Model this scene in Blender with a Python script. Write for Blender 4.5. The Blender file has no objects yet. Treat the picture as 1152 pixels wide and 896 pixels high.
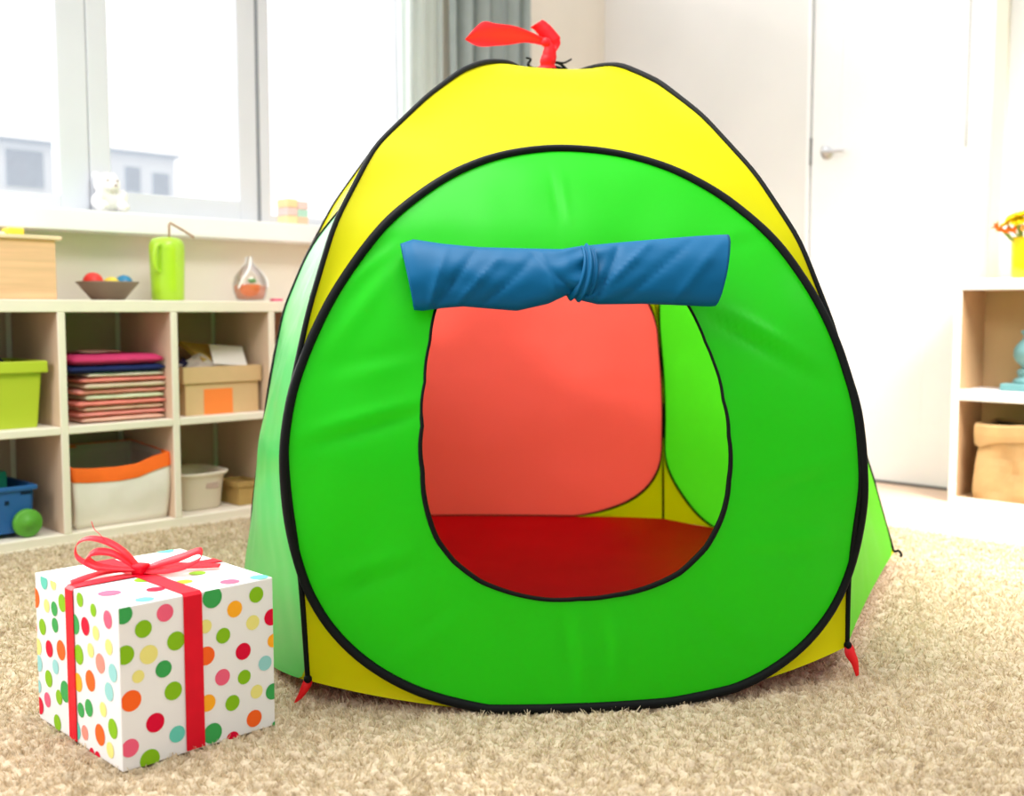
import bpy, bmesh, math, random
import numpy as np
from mathutils import Vector, Matrix, noise
random.seed(7); rng = np.random.default_rng(7)
scene = bpy.context.scene
COL = scene.collection
PI = math.pi

# ------------------------------------------------------------------ materials
def mat(name, color, rough=.6, spec=.3, coat=0, var=0, vscale=8, bump=0, bscale=60, transl=0, metal=0, sheen=0, wood=False, tcolor=None, coat_rough=.25, stretch=None):
    m = bpy.data.materials.new(name); m.use_nodes = True
    nt = m.node_tree; N = nt.nodes; L = nt.links
    p = N['Principled BSDF']; out = N['Material Output']
    col = (*color, 1)
    p.inputs['Base Color'].default_value = col
    p.inputs['Roughness'].default_value = rough
    p.inputs['Specular IOR Level'].default_value = spec
    p.inputs['Coat Weight'].default_value = coat
    p.inputs['Coat Roughness'].default_value = coat_rough
    p.inputs['Metallic'].default_value = metal
    p.inputs['Sheen Weight'].default_value = sheen
    tc = N.new('ShaderNodeTexCoord'); mp = N.new('ShaderNodeMapping'); L.new(tc.outputs['Object'], mp.inputs['Vector'])
    if stretch: mp.inputs['Scale'].default_value = stretch
    nz = N.new('ShaderNodeTexNoise'); nz.inputs['Scale'].default_value = vscale; nz.inputs['Detail'].default_value = 4
    L.new(mp.outputs['Vector'], nz.inputs['Vector'])
    rp = N.new('ShaderNodeValToRGB'); v = max(var, .03)
    rp.color_ramp.elements[0].position = .3; rp.color_ramp.elements[1].position = .7
    rp.color_ramp.elements[0].color = (*[max(0, c*(1-v)) for c in color], 1)
    rp.color_ramp.elements[1].color = (*[min(1, c*(1+v)) for c in color], 1)
    L.new(nz.outputs['Fac'], rp.inputs['Fac']); L.new(rp.outputs['Color'], p.inputs['Base Color'])
    if bump:
        n2 = N.new('ShaderNodeTexNoise'); n2.inputs['Scale'].default_value = bscale; n2.inputs['Detail'].default_value = 3
        L.new(mp.outputs['Vector'], n2.inputs['Vector'])
        b = N.new('ShaderNodeBump'); b.inputs['Strength'].default_value = bump; b.inputs['Distance'].default_value = .004
        L.new(n2.outputs['Fac'], b.inputs['Height']); L.new(b.outputs['Normal'], p.inputs['Normal'])
    if transl:
        tr = N.new('ShaderNodeBsdfTranslucent'); tr.inputs['Color'].default_value = (*(tcolor or color), 1)
        mx = N.new('ShaderNodeMixShader'); mx.inputs['Fac'].default_value = transl
        L.new(p.outputs[0], mx.inputs[1]); L.new(tr.outputs[0], mx.inputs[2]); L.new(mx.outputs[0], out.inputs['Surface'])
    return m

def glass_mat(name, tint=(1,1,1), refl=.06, rough=.0):
    m = bpy.data.materials.new(name); m.use_nodes = True
    nt = m.node_tree; N = nt.nodes; L = nt.links; N.remove(N['Principled BSDF'])
    t = N.new('ShaderNodeBsdfTransparent'); t.inputs['Color'].default_value = (*tint, 1)
    g = N.new('ShaderNodeBsdfGlossy'); g.inputs['Roughness'].default_value = rough
    fr = N.new('ShaderNodeLayerWeight'); fr.inputs['Blend'].default_value = refl*3
    mx = N.new('ShaderNodeMixShader'); L.new(fr.outputs['Facing'], mx.inputs['Fac'])
    mu = N.new('ShaderNodeMath'); mu.operation = 'MULTIPLY'; mu.inputs[1].default_value = .5
    L.new(fr.outputs['Fresnel'], mu.inputs[0]); L.new(mu.outputs[0], mx.inputs['Fac'])
    L.new(t.outputs[0], mx.inputs[1]); L.new(g.outputs[0], mx.inputs[2]); L.new(mx.outputs[0], N['Material Output'].inputs['Surface'])
    return m

M = {}
# tent nylon
M['green'] = mat('green_nylon', (.005,.60,.003), .55, .18, .15, .03, 3, .03, 30, .42, tcolor=(.09,1,.07))
M['green_side'] = mat('mint_lit_green_nylon', (.005,.55,.085), .45, .5, 1.0, .06, 4, .10, 7, .25, tcolor=(.02,.8,.08), coat_rough=.30)  # green fabric tinted towards mint, standing for window light washing over it
M['lime'] = mat('lime_nylon', (.13,.72,.02), .5, .25, .05, .03, 4, .03, 30, .45, tcolor=(.22,.9,.03))
M['green_in'] = mat('grass_green_nylon', (.05,.68,.01), .5, .15, 0, .03, 4, .03, 30, .45, tcolor=(.10,.85,.02))
M['yellow'] = mat('yellow_nylon', (.62,.585,.0), .55, .10, .0, .03, 3, .03, 30, .22, tcolor=(.95,.85,0))
M['coral'] = mat('coral_nylon', (.97,.045,.045), .6, .05, 0, .03, 3, .03, 30, .6, tcolor=(1,.13,.10))
M['red_floor'] = mat('red_floor_sheet', (.66,.0,.045), .5, .08, .0, .06, 4, .06, 20)
M['piping'] = mat('black_piping', (.004,.005,.005), .6, .12, 0, .1, 40)
M['blue'] = mat('blue_nylon', (.0,.095,.225), .5, .12, .0, .05, 6, .10, 22)
M['red_ribbon'] = mat('red_ribbon', (.9,.012,.02), .45, .35, .05, .04, 20, transl=.3, tcolor=(1,.03,.03))
M['coral_ribbon'] = mat('coral_tail', (.95,.06,.04), .45, .3, 0, .04, 20, transl=.4, tcolor=(1,.12,.08))
# gift
M['paper'] = mat('white_wrapping_paper', (.84,.83,.83), .45, .35, .05, .02, 5)
DOT = dict(G=(.045,.36,.085), L=(.24,.50,.01), P=(.86,.115,.21), O=(.94,.13,.015), A=(1,.42,.02), R=(.70,.0,.035), Y=(.83,.76,.23), T=(.13,.58,.46), B=(.30,.63,.62), C=(.95,.28,.22))
for k, c in DOT.items(): M['dot_'+k] = mat('dot_print_'+k.lower(), c, .5, .15, 0)
M['gift_ribbon'] = mat('satin_red_ribbon', (.72,.0,.018), .45, .22, .0, .05, 30)
M['sheer_ribbon'] = mat('sheer_red_ribbon', (.85,.03,.06), .4, .4, 0, .05, 30, transl=.5, tcolor=(1,.25,.28))
# room
M['wall_l'] = mat('cream_wall_paint', (.82,.765,.67), .85, .1, 0, .015, 2, .03, 120)
M['wall_r'] = mat('white_wall_paint', (.80,.785,.76), .85, .1, 0, .015, 2, .03, 120)
M['white_paint'] = mat('white_gloss_paint', (.9,.9,.9), .4, .3, 0, .01, 3)
M['jamb'] = mat('cream_jamb_paint', (.74,.70,.58), .5, .3, 0, .02, 3)
M['frame'] = mat('white_window_plastic', (.66,.685,.73), .4, .3, 0, .01, 3)
M['gasket'] = mat('grey_gasket', (.25,.27,.30), .5, .3)
M['pane'] = glass_mat('window_glass')
M['metal'] = mat('brushed_metal', (.60,.60,.60), .35, .5, metal=1)
M['dark_metal'] = mat('dark_latch_metal', (.18,.18,.18), .4, .5, metal=.6)
M['sheer'] = mat('sheer_curtain', (.70,.78,.76), .8, .1, 0, .03, 10, transl=.5, tcolor=(.85,.92,.9))
M['drape'] = mat('grey_green_curtain', (.37,.43,.42), .85, .1, 0, .05, 20, .05, 200, transl=.10)
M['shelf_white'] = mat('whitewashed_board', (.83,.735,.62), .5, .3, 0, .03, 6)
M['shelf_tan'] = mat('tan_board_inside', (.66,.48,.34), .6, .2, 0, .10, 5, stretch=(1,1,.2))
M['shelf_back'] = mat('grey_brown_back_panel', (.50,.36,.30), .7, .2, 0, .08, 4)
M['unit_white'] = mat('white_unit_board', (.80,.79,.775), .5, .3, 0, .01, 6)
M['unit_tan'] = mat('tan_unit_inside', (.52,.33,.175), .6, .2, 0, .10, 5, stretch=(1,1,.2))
M['wood'] = mat('light_pine', (.76,.46,.265), .55, .3, 0, .12, 6, .03, 30, stretch=(3,.4,8))
M['pine_edge'] = mat('pine_lid', (.82,.62,.40), .55, .3, 0, .06, 6)
M['kraft'] = mat('kraft_cardboard', (.66,.44,.235), .75, .15, 0, .05, 10)
M['kraft_bag'] = mat('kraft_paper_bag', (.54,.34,.155), .75, .15, 0, .16, 7, .25, 14)
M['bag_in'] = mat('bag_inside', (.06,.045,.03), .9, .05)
M['tag_orange'] = mat('orange_label_paper', (.95,.24,.05), .6, .2)
M['envelope'] = mat('manila_brown_paper', (.55,.35,.08), .7, .15, 0, .08, 12)
M['card_white'] = mat('white_card', (.80,.74,.68), .7, .15)
M['paper_grey'] = mat('crumpled_grey_paper', (.50,.42,.36), .8, .1, 0, .08, 12, .3, 20)
M['lime_plastic'] = mat('lime_plastic', (.47,.55,.035), .4, .4, .05, .03, 5)
M['bottle_green'] = mat('lime_bottle_plastic', (.40,.66,.02), .35, .5, .3, .04, 5)
M['twig'] = mat('brown_stick', (.45,.26,.16), .7, .2)
M['bowl'] = mat('brown_glazed_bowl', (.22,.155,.115), .5, .4, .05, .1, 9)
M['ball_red'] = mat('red_ball', (.80,.035,.025), .4, .4); M['ball_yellow'] = mat('yellow_ball', (.88,.66,.06), .4, .4); M['ball_blue'] = mat('blue_ball', (.02,.22,.42), .35, .5)
M['orange_fill'] = mat('orange_filling', (.92,.25,.09), .7, .2, 0, .08, 30, .2, 60)
M['leaf'] = mat('green_leaf', (.16,.42,.12), .6, .3)
M['clear'] = glass_mat('clear_flask_glass', (.97,.97,.97), .12)
M['white_rim'] = mat('white_glass_rim', (.92,.9,.88), .3, .5)
M['plush'] = mat('white_plush', (.88,.86,.85), .95, .05, 0, .04, 30, .5, 90, sheen=.3)
M['plush_dark'] = mat('plush_nose', (.45,.36,.36), .6, .2)
M['pink_ear'] = mat('plush_pink_ear', (.86,.72,.70), .9, .05)
for k, c in dict(yellow=(.93,.78,.42), green=(.50,.80,.66), orange=(.92,.62,.42), teal=(.55,.80,.78), pink=(.92,.66,.62), cream=(.88,.85,.70)).items(): M['toy_'+k] = mat('pastel_'+k, c, .6, .3)
M['dark_cloth'] = mat('dark_navy_cloth', (.03,.025,.06), .9, .05, 0, .2, 20, .3, 60)
M['wagon_blue'] = mat('blue_wagon_plastic', (.02,.11,.33), .45, .35, 0, .06, 6)
M['slot_dark'] = mat('dark_slot', (.006,.02,.05), .7, .1)
M['wheel_green'] = mat('green_wheel_plastic', (.10,.34,.03), .45, .35, 0, .06, 10)
M['block_green'] = mat('dark_green_block', (.01,.16,.13), .6, .2)
M['canvas'] = mat('white_canvas', (.85,.77,.71), .85, .1, 0, .04, 9, .2, 14)
M['canvas_in'] = mat('grey_canvas_lining', (.52,.42,.38), .85, .1, 0, .06, 9, .2, 14)
M['orange_band'] = mat('orange_cloth_band', (.93,.155,.02), .75, .15, 0, .04, 20)
M['cream_plastic'] = mat('cream_plastic', (.80,.70,.59), .45, .35, 0, .02, 6)
M['basket'] = mat('brown_wood_box', (.42,.27,.09), .7, .2, 0, .15, 16)
M['vase_yellow'] = mat('yellow_vase', (.95,.72,.0), .35, .5, .2)
M['flower_yellow'] = mat('yellow_petal', (.95,.72,.01), .6, .2, 0, .06, 30, transl=.2)
M['flower_orange'] = mat('orange_petal', (.85,.20,.02), .6, .2, 0, .2, 30, transl=.2)
M['stem'] = mat('flower_stem', (.30,.42,.08), .6, .2)
M['teal'] = mat('teal_glaze', (.16,.35,.37), .4, .4, .1, .08, 9)
M['pink_bit'] = mat('pink_plastic', (.85,.10,.22), .5, .3)
M['oak'] = mat('pale_wood_floor', (.74,.54,.40), .45, .35, 0, .08, 5, .02, 60, stretch=(.4,4,1))
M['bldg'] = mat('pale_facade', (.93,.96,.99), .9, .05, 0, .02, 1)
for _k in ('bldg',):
    _p = M[_k].node_tree.nodes['Principled BSDF']; _p.inputs['Emission Color'].default_value = (.9,.95,1,1); _p.inputs['Emission Strength'].default_value = .28   # facade made to glow slightly, standing for bright haze in the street
M['bldg_win'] = mat('pale_blue_window', (.80,.88,.97), .4, .3)

# ------------------------------------------------------------------ object helpers
ORG = {}
def empty(name, loc, label, cat, group=None, rotz=0):
    o = bpy.data.objects.new(name, None); COL.objects.link(o); o.empty_display_size = .05
    o.location = loc; o.rotation_euler = (0, 0, rotz)
    o['label'] = label; o['category'] = cat
    if group: o['group'] = group
    ORG[o] = Vector(loc) if rotz == 0 else Vector((0,0,0))
    return o
def tag(o, label, cat, group=None, kind=None):
    o['label'] = label; o['category'] = cat
    if group: o['group'] = group
    if kind: o['kind'] = kind
    return o
def mesh_obj(name, verts, faces, mats, parent=None, smooth=False, midx=None, label=None):
    org = ORG.get(parent, Vector((0,0,0)))
    if parent is None:
        vs = np.array(verts, float); c = (vs.min(0)+vs.max(0))/2; org = Vector((c[0], c[1], vs[:,2].min()))
    me = bpy.data.meshes.new(name)
    me.from_pydata([tuple(Vector(v)-org) for v in verts], [], faces)
    for m in (mats if isinstance(mats, (list, tuple)) else [mats]): me.materials.append(m)
    if midx is not None: me.polygons.foreach_set('material_index', midx)
    if smooth: me.polygons.foreach_set('use_smooth', [True]*len(me.polygons))
    me.update()
    o = bpy.data.objects.new(name, me); COL.objects.link(o)
    if parent is not None: o.parent = parent; ORG[o] = org
    else: o.location = org; ORG[o] = org
    if label: o['label'] = label
    return o
def bm_obj(name, bm, mats, parent=None, smooth=False, label=None):
    bmesh.ops.recalc_face_normals(bm, faces=bm.faces[:])
    bm.verts.ensure_lookup_table(); bm.verts.index_update()
    v = [x.co.copy() for x in bm.verts]; f = [[q.index for q in x.verts] for x in bm.faces]; mi = [x.material_index for x in bm.faces]
    bm.free()
    return mesh_obj(name, v, f, mats, parent, smooth, mi, label)
def structure(o): o['kind'] = 'structure'; return o
def box(bm, x0, x1, y0, y1, z0, z1, bev=0, mi=0, seg=2):
    vs = [bm.verts.new(p) for p in ((x0,y0,z0),(x1,y0,z0),(x1,y1,z0),(x0,y1,z0),(x0,y0,z1),(x1,y0,z1),(x1,y1,z1),(x0,y1,z1))]
    fs = [bm.faces.new([vs[i] for i in q]) for q in ((0,3,2,1),(4,5,6,7),(0,1,5,4),(1,2,6,5),(2,3,7,6),(3,0,4,7))]
    for f in fs: f.material_index = mi
    if bev:
        ed = list({e for f in fs for e in f.edges})
        r = bmesh.ops.bevel(bm, geom=ed, offset=bev, segments=seg, affect='EDGES', profile=.6)
        for f in r['faces']: f.material_index = mi
    return vs
def box_obj(name, b, m, parent=None, bev=.003, label=None):
    bm = bmesh.new(); box(bm, *b, bev=bev); return bm_obj(name, bm, m, parent, False, label)
def frames(pts):
    P = [Vector(p) for p in pts]; n = len(P); T = []
    for i in range(n): T.append((P[min(i+1,n-1)]-P[max(i-1,0)]).normalized())
    up = Vector((0,0,1)) if abs(T[0].z) < .9 else Vector((1,0,0))
    A = []; a = (up-T[0]*up.dot(T[0])).normalized()
    for i in range(n):
        a = (a-T[i]*a.dot(T[i])).normalized(); A.append(a)
    return P, T, A
def tube(pts, r, seg=10, closed=False):
    """verts, faces of a tube; r number or list"""
    P, T, A = frames(pts); n = len(P)
    if closed:
        for i in range(n): T[i] = (P[(i+1)%n]-P[i-1]).normalized()
        up = Vector((0,0,1)); A = []; a = T[0].orthogonal().normalized()
        for i in range(n): a = (a-T[i]*a.dot(T[i])).normalized(); A.append(a)
    V = []; F = []
    for i in range(n):
        b = T[i].cross(A[i]); rr = r[i] if isinstance(r, (list, tuple, np.ndarray)) else r
        for k in range(seg):
            t = 2*PI*k/seg; V.append(P[i]+(A[i]*math.cos(t)+b*math.sin(t))*rr)
    for i in range(n if closed else n-1):
        j = (i+1) % n
        for k in range(seg): F.append([i*seg+k, i*seg+(k+1)%seg, j*seg+(k+1)%seg, j*seg+k])
    if not closed:
        F.append(list(range(seg))[::-1]); F.append([(n-1)*seg+k for k in range(seg)])
    return V, F
def join(*vf):
    V = []; F = []
    for v, f in vf:
        o = len(V); V += list(v); F += [[i+o for i in q] for q in f]
    return V, F
def lathe(prof, c, seg=40):
    """prof list (r,z) ; closed poles where r=0"""
    V = []; F = []; idx = []
    for r, z in prof:
        if r < 1e-6: idx.append([len(V)]); V.append((c[0], c[1], c[2]+z))
        else:
            idx.append(list(range(len(V), len(V)+seg)))
            for k in range(seg): t = 2*PI*k/seg; V.append((c[0]+r*math.cos(t), c[1]+r*math.sin(t), c[2]+z))
    for a, b in zip(idx, idx[1:]):
        for k in range(seg):
            k2 = (k+1) % seg
            if len(a) == 1 and len(b) == 1: continue
            if len(a) == 1: F.append([a[0], b[k2], b[k]])
            elif len(b) == 1: F.append([a[k], a[k2], b[0]])
            else: F.append([a[k], a[k2], b[k2], b[k]])
    return V, F
def ball(c, r, sx=1, sy=1, sz=1, seg=24, ring=14):
    return lathe([(0 if i in (0, ring) else r*math.sin(PI*i/ring), -r*math.cos(PI*i/ring)*sz) for i in range(ring+1)], c, seg) if sx == sy == 1 else \
        ([(c[0]+(v[0]-c[0])*sx, c[1]+(v[1]-c[1])*sy, v[2]) for v in ball(c, r, 1, 1, sz, seg, ring)[0]], ball(c, r, 1, 1, sz, seg, ring)[1])
def catmull(pts, n=8):
    P = [Vector(p) for p in pts]; out = []
    for i in range(len(P)-1):
        p0 = P[max(i-1,0)]; p1 = P[i]; p2 = P[i+1]; p3 = P[min(i+2,len(P)-1)]
        for k in range(n):
            t = k/n
            out.append(.5*((2*p1)+(-p0+p2)*t+(2*p0-5*p1+4*p2-p3)*t*t+(-p0+3*p1-3*p2+p3)*t*t*t))
    out.append(P[-1]); return out
def strip(pts, wdir, w, thick=.0006):
    """ribbon: pts path, wdir width direction(s), w half-width(s)"""
    V = []; F = []; n = len(pts); P = [Vector(p) for p in pts]
    for i in range(n):
        d = Vector(wdir[i] if isinstance(wdir, list) else wdir).normalized(); hw = w[i] if isinstance(w, (list, tuple)) else w
        t = (P[min(i+1,n-1)]-P[max(i-1,0)]).normalized(); nn = t.cross(d).normalized()*thick
        V += [P[i]-d*hw+nn, P[i]+d*hw+nn, P[i]+d*hw-nn, P[i]-d*hw-nn]
    for i in range(n-1):
        a, b = i*4, (i+1)*4
        for k in range(4): F.append([a+k, a+(k+1)%4, b+(k+1)%4, b+k])
    F += [[0,3,2,1], [(n-1)*4+k for k in range(4)]]
    return V, F

# ------------------------------------------------------------------ the room
CAM = Vector((3.789, -4.479, .74))
structure(box_obj('floor', (-.35, 5.4, -6.2, .12, -.10, -.012), M['oak'], None, 0))
# window wall: below the sill, the pier right of the window, the strip above and the far end
WY0, WY1, WZ0, WZ1 = -4.70, -1.34, 1.045, 2.34
bm = bmesh.new()
box(bm, -.16, 0, -6.2, .12, -.012, WZ0); box(bm, -.16, 0, WY1, .12, WZ0, 2.55); box(bm, -.16, 0, -6.2, WY0, WZ0, 2.55); box(bm, -.16, 0, WY0, WY1, WZ1, 2.55)
structure(bm_obj('wall_left', bm, M['wall_l']))
bm = bmesh.new()
box(bm, 0, 1.20, 0, .12, -.012, 2.55); box(bm, 2.085, 5.4, 0, .12, -.012, 2.55); box(bm, 1.20, 2.085, 0, .12, 2.36, 2.55)
structure(bm_obj('wall_back', bm, M['wall_r']))
structure(box_obj('baseboard_back', (.012, 1.19, -.014, .0, -.012, .075), M['white_paint'], None, .003))
structure(box_obj('baseboard_left', (.0, .014, -2.2, -.014, -.012, .075), M['white_paint'], None, .003))
# sill
structure(box_obj('trim_1', (-.10, .12, WY0-.05, WY1+.06, 1.012, 1.085), M['white_paint'], None, .006))
# window sashes (glass plane x=-.05)
def window(name, y0, y1, l, r, bot=.058, top=.06, gask=None):
    z0, z1 = 1.085, WZ1
    bm = bmesh.new()
    box(bm, -.085, -.015, y0, y0+l, z0, z1, .006); box(bm, -.085, -.015, y1-r, y1, z0, z1, .006)
    box(bm, -.085, -.015, y0+l-.002, y1-r+.002, z0, z0+bot, .006); box(bm, -.085, -.015, y0+l-.002, y1-r+.002, z1-top, z1, .006)
    o = structure(bm_obj(name, bm, M['frame']))
    def child(nm, b, m):
        q = box_obj(nm, b, m, o, 0); return q
    child('pane', (-.053, -.047, y0+l-.004, y1-r+.004, z0+bot-.004, z1-top+.004), M['pane'])
    if gask: child('gasket', (-.083, -.013, y1-.0005, y1+gask, z0, z1), M['gasket'])
window('window_1', WY0, -2.787, .06, .105)
window('window_2', -2.785, -2.105, .078, .082, .085, .06, .010)
window('window_3', -2.093, WY1, .05, .05, .04)
# the pale house across the street, seen through the panes
hb = empty('house', (-27, 5, -4), 'pale blue-white flat-roofed house across the street, seen low through the window panes', 'house')
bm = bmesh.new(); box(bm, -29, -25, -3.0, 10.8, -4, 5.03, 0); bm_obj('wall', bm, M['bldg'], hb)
for (a, b, z0, z1) in ((3.8, 4.9, 2.7, 4.6), (6.15, 7.1, 3.9, 4.85), (7.6, 8.3, 3.9, 4.7), (9.3, 9.75, 4.0, 4.7), (10.1, 10.6, 3.8, 4.6)):
    box_obj('window', (-25.02, -24.96, a, b, z0, z1), M['bldg_win'], hb, 0)
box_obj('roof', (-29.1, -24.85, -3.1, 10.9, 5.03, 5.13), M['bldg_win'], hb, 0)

# door
structure(box_obj('trim_2', (2.034, 2.085, -.022, .10, -.012, 2.36), M['jamb'], None, .004))
structure(box_obj('trim_3', (1.20, 1.216, -.004, .10, -.012, 2.36), M['white_paint'], None, .002))
def panel_door():
    x0, x1, z0, z1 = 1.224, 2.030, -.002, 2.345
    bm = bmesh.new(); box(bm, x0, x1, .006, .045, z0, z1, .003)
    for x in (1.36, 1.763):      # faint upright mouldings
        box(bm, x-.004, x+.004, .0045, .010, 1.38, 2.25, .0012, seg=1); box(bm, x-.004, x+.004, .0045, .010, .22, 1.14, .0012, seg=1)
    o = structure(bm_obj('door_1', bm, M['white_paint']))
    h = mesh_obj('door_handle', *join(lathe2((1.302, .006, 1.446), (0,-1,0), [(0,0),(.029,0),(.029,.006),(.024,.010),(.012,.012),(.010,.045),(0,.046)]),
        tube(catmull([(1.302,-.036,1.446),(1.318,-.044,1.445),(1.36,-.047,1.443),(1.408,-.045,1.441)], 5), .0085, 10),
        lathe2((1.288, .006, 1.468), (0,-1,0), [(0,0),(.012,0),(.012,.006),(0,.007)])), M['metal'], o, True)
    lp = box_obj('latch_plate', (1.2155, 1.2235, .0, .02, 1.40, 1.52), M['dark_metal'], o, .001)
    g = box_obj('door_gap_shade', (1.224, 2.03, -.003, .03, -.012, -.001), M['dark_metal'], o, 0)  # dark strip standing for the shade in the gap under the door
    s = box_obj('pull_cord', (1.924, 1.928, -.006, .0, 1.53, 2.345), M['gasket2'], o, 0)
    s2 = mesh_obj('cord_toggle', *lathe([(0,0),(.0045,.004),(.004,.10),(.002,.125),(0,.126)], (1.926, -.003, 1.405), 12), M['gasket2'], o, True)
def lathe2(c, ax, prof, seg=28):
    V, F = lathe(prof, (0,0,0), seg); R = Vector((0,0,1)).rotation_difference(Vector(ax)).to_matrix()
    return [R @ Vector(v) + Vector(c) for v in V], F
M['gasket2'] = mat('light_grey_cord', (.55,.55,.55), .6, .2)
panel_door()

# carpet: a displaced pile, one object
def vnoise(nx, ny, cell):
    gx, gy = int(nx/cell)+3, int(ny/cell)+3
    g = rng.random((gx, gy)); x = np.arange(nx)/cell; y = np.arange(ny)/cell
    xi = x.astype(int); yi = y.astype(int); fx = x-xi; fy = y-yi
    fx = (fx*fx*(3-2*fx))[:,None]; fy = (fy*fy*(3-2*fy))[None,:]
    a = g[np.ix_(xi,yi)]; b = g[np.ix_(xi+1,yi)]; c = g[np.ix_(xi,yi+1)]; d = g[np.ix_(xi+1,yi+1)]
    return (a*(1-fx)+b*fx)*(1-fy)+(c*(1-fx)+d*fx)*fy
def carpet():
    x0, x1, y0, y1, st = .393, 4.35, -4.9, -.955, .0050
    nx, ny = int((x1-x0)/st), int((y1-y0)/st)
    X = np.linspace(x0, x1, nx); Y = np.linspace(y0, y1, ny)
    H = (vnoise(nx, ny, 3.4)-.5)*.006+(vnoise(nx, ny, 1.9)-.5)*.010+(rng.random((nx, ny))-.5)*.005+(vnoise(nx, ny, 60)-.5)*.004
    Z = H - .001
    e = np.minimum(np.minimum(np.arange(nx), nx-1-np.arange(nx))[:,None], np.minimum(np.arange(ny), ny-1-np.arange(ny))[None,:])
    Z = np.where(e == 0, -.0118, np.minimum(Z, .007))
    edge = (vnoise(nx, ny, 5)-.5)*.02
    P = np.empty((nx, ny, 3)); P[...,0] = X[:,None]+(rng.random((nx,ny))-.5)*.003; P[...,1] = Y[None,:]+(rng.random((nx,ny))-.5)*.003; P[...,2] = Z
    P[:,-3:,1] += edge[:,-3:]
    i = (np.arange(nx-1)[:,None]*ny+np.arange(ny-1)[None,:]).ravel()
    F = np.stack([i, i+ny, i+ny+1, i+1], 1)
    me = bpy.data.meshes.new('carpet'); me.vertices.add(nx*ny); me.vertices.foreach_set('co', P.ravel())
    me.loops.add(F.size); me.loops.foreach_set('vertex_index', F.ravel().astype(np.int32))
    me.polygons.add(len(F)); me.polygons.foreach_set('loop_start', np.arange(0, F.size, 4, dtype=np.int32))
    me.update(calc_edges=True)
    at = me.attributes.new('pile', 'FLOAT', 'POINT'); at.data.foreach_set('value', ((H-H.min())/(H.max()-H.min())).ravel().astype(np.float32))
    me.polygons.foreach_set('use_smooth', [True]*len(F))
    o = bpy.data.objects.new('carpet', me); COL.objects.link(o)
    m = bpy.data.materials.new('beige_shag_pile'); m.use_nodes = True; N = m.node_tree.nodes; L = m.node_tree.links
    p = N['Principled BSDF']; p.inputs['Roughness'].default_value = .95; p.inputs['Specular IOR Level'].default_value = .05; p.inputs['Sheen Weight'].default_value = .15
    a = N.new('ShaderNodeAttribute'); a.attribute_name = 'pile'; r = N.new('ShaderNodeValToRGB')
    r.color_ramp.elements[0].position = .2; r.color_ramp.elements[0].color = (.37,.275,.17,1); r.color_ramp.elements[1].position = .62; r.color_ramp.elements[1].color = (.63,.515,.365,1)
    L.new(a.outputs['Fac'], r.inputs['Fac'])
    tc = N.new('ShaderNodeTexCoord'); nz = N.new('ShaderNodeTexNoise'); nz.inputs['Scale'].default_value = 160; nz.inputs['Detail'].default_value = 3
    L.new(tc.outputs['Object'], nz.inputs['Vector'])
    mx = N.new('ShaderNodeMix'); mx.data_type = 'RGBA'; mx.blend_type = 'MULTIPLY'; mx.inputs['Factor'].default_value = .55
    r2 = N.new('ShaderNodeValToRGB'); r2.color_ramp.elements[0].position = .35; r2.color_ramp.elements[0].color = (.62,.58,.5,1); r2.color_ramp.elements[1].position = .6; r2.color_ramp.elements[1].color = (1,1,1,1)
    L.new(nz.outputs['Fac'], r2.inputs['Fac']); L.new(r.outputs['Color'], mx.inputs[6]); L.new(r2.outputs['Color'], mx.inputs[7]); L.new(mx.outputs[2], p.inputs['Base Color'])
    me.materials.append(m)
    # tufts: short tapered yarn ends standing in the pile
    def blades(n, xa, xb, ya, yb, Lh, wd, near, far):
        bx = rng.uniform(xa, xb, n); by = rng.uniform(ya, yb, n); d = np.hypot(bx-CAM.x, by-CAM.y); k = (d >= near) & (d < far)
        # keep what lies inside the room view and not under the tent or the gift
        ang = np.arctan2((bx-CAM.x)*.7071+(by-CAM.y)*.7071, -(bx-CAM.x)*.7071+(by-CAM.y)*.7071); k &= np.abs(ang) < .62
        k &= np.hypot(bx-1.78, by+2.35) > .82; k &= ~((bx > GB[0]) & (bx < GB[1]) & (by > GB[2]) & (by < GB[3]))
        bx, by = bx[k], by[k]; n = len(bx)
        ii = np.clip(((bx-x0)/(x1-x0)*(nx-1)).astype(int), 0, nx-1); jj = np.clip(((by-y0)/(y1-y0)*(ny-1)).astype(int), 0, ny-1)
        bz = Z[ii, jj]-.002; lean = (FA[ii, jj]*2-1)*5.5+rng.normal(0, .8, n); tilt = rng.uniform(.35, 1.0, n); L = Lh*rng.uniform(.6, 1.15, n)
        yaw = rng.uniform(0, 2*PI, n)
        tip = np.stack([bx+L*np.sin(tilt)*np.cos(lean), by+L*np.sin(tilt)*np.sin(lean), bz+L*np.cos(tilt)], 1)
        wx = wd*np.cos(yaw); wy = wd*np.sin(yaw)
        a = np.stack([bx-wx, by-wy, bz], 1); b = np.stack([bx+wx, by+wy, bz], 1)
        t1 = tip+np.stack([wx*.55, wy*.55, 0*wx], 1); t0 = tip-np.stack([wx*.55, wy*.55, 0*wx], 1)
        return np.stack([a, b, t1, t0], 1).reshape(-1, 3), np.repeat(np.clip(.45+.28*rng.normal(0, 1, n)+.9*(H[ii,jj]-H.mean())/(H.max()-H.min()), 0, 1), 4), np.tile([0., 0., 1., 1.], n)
    FA = vnoise(nx, ny, 9)
    GB = (1.82, 2.16, -3.73, -3.44)
    BL_ = [blades(330000, 1.2, 4.0, -4.6, -1.6, .0125, .0011, 0, 2.3), blades(260000, .4, 4.2, -4.8, -.96, .014, .0017, 2.3, 6)]
    BP = np.concatenate([q[0] for q in BL_]); BC = np.concatenate([q[1] for q in BL_]); BT = np.concatenate([q[2] for q in BL_])
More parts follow.
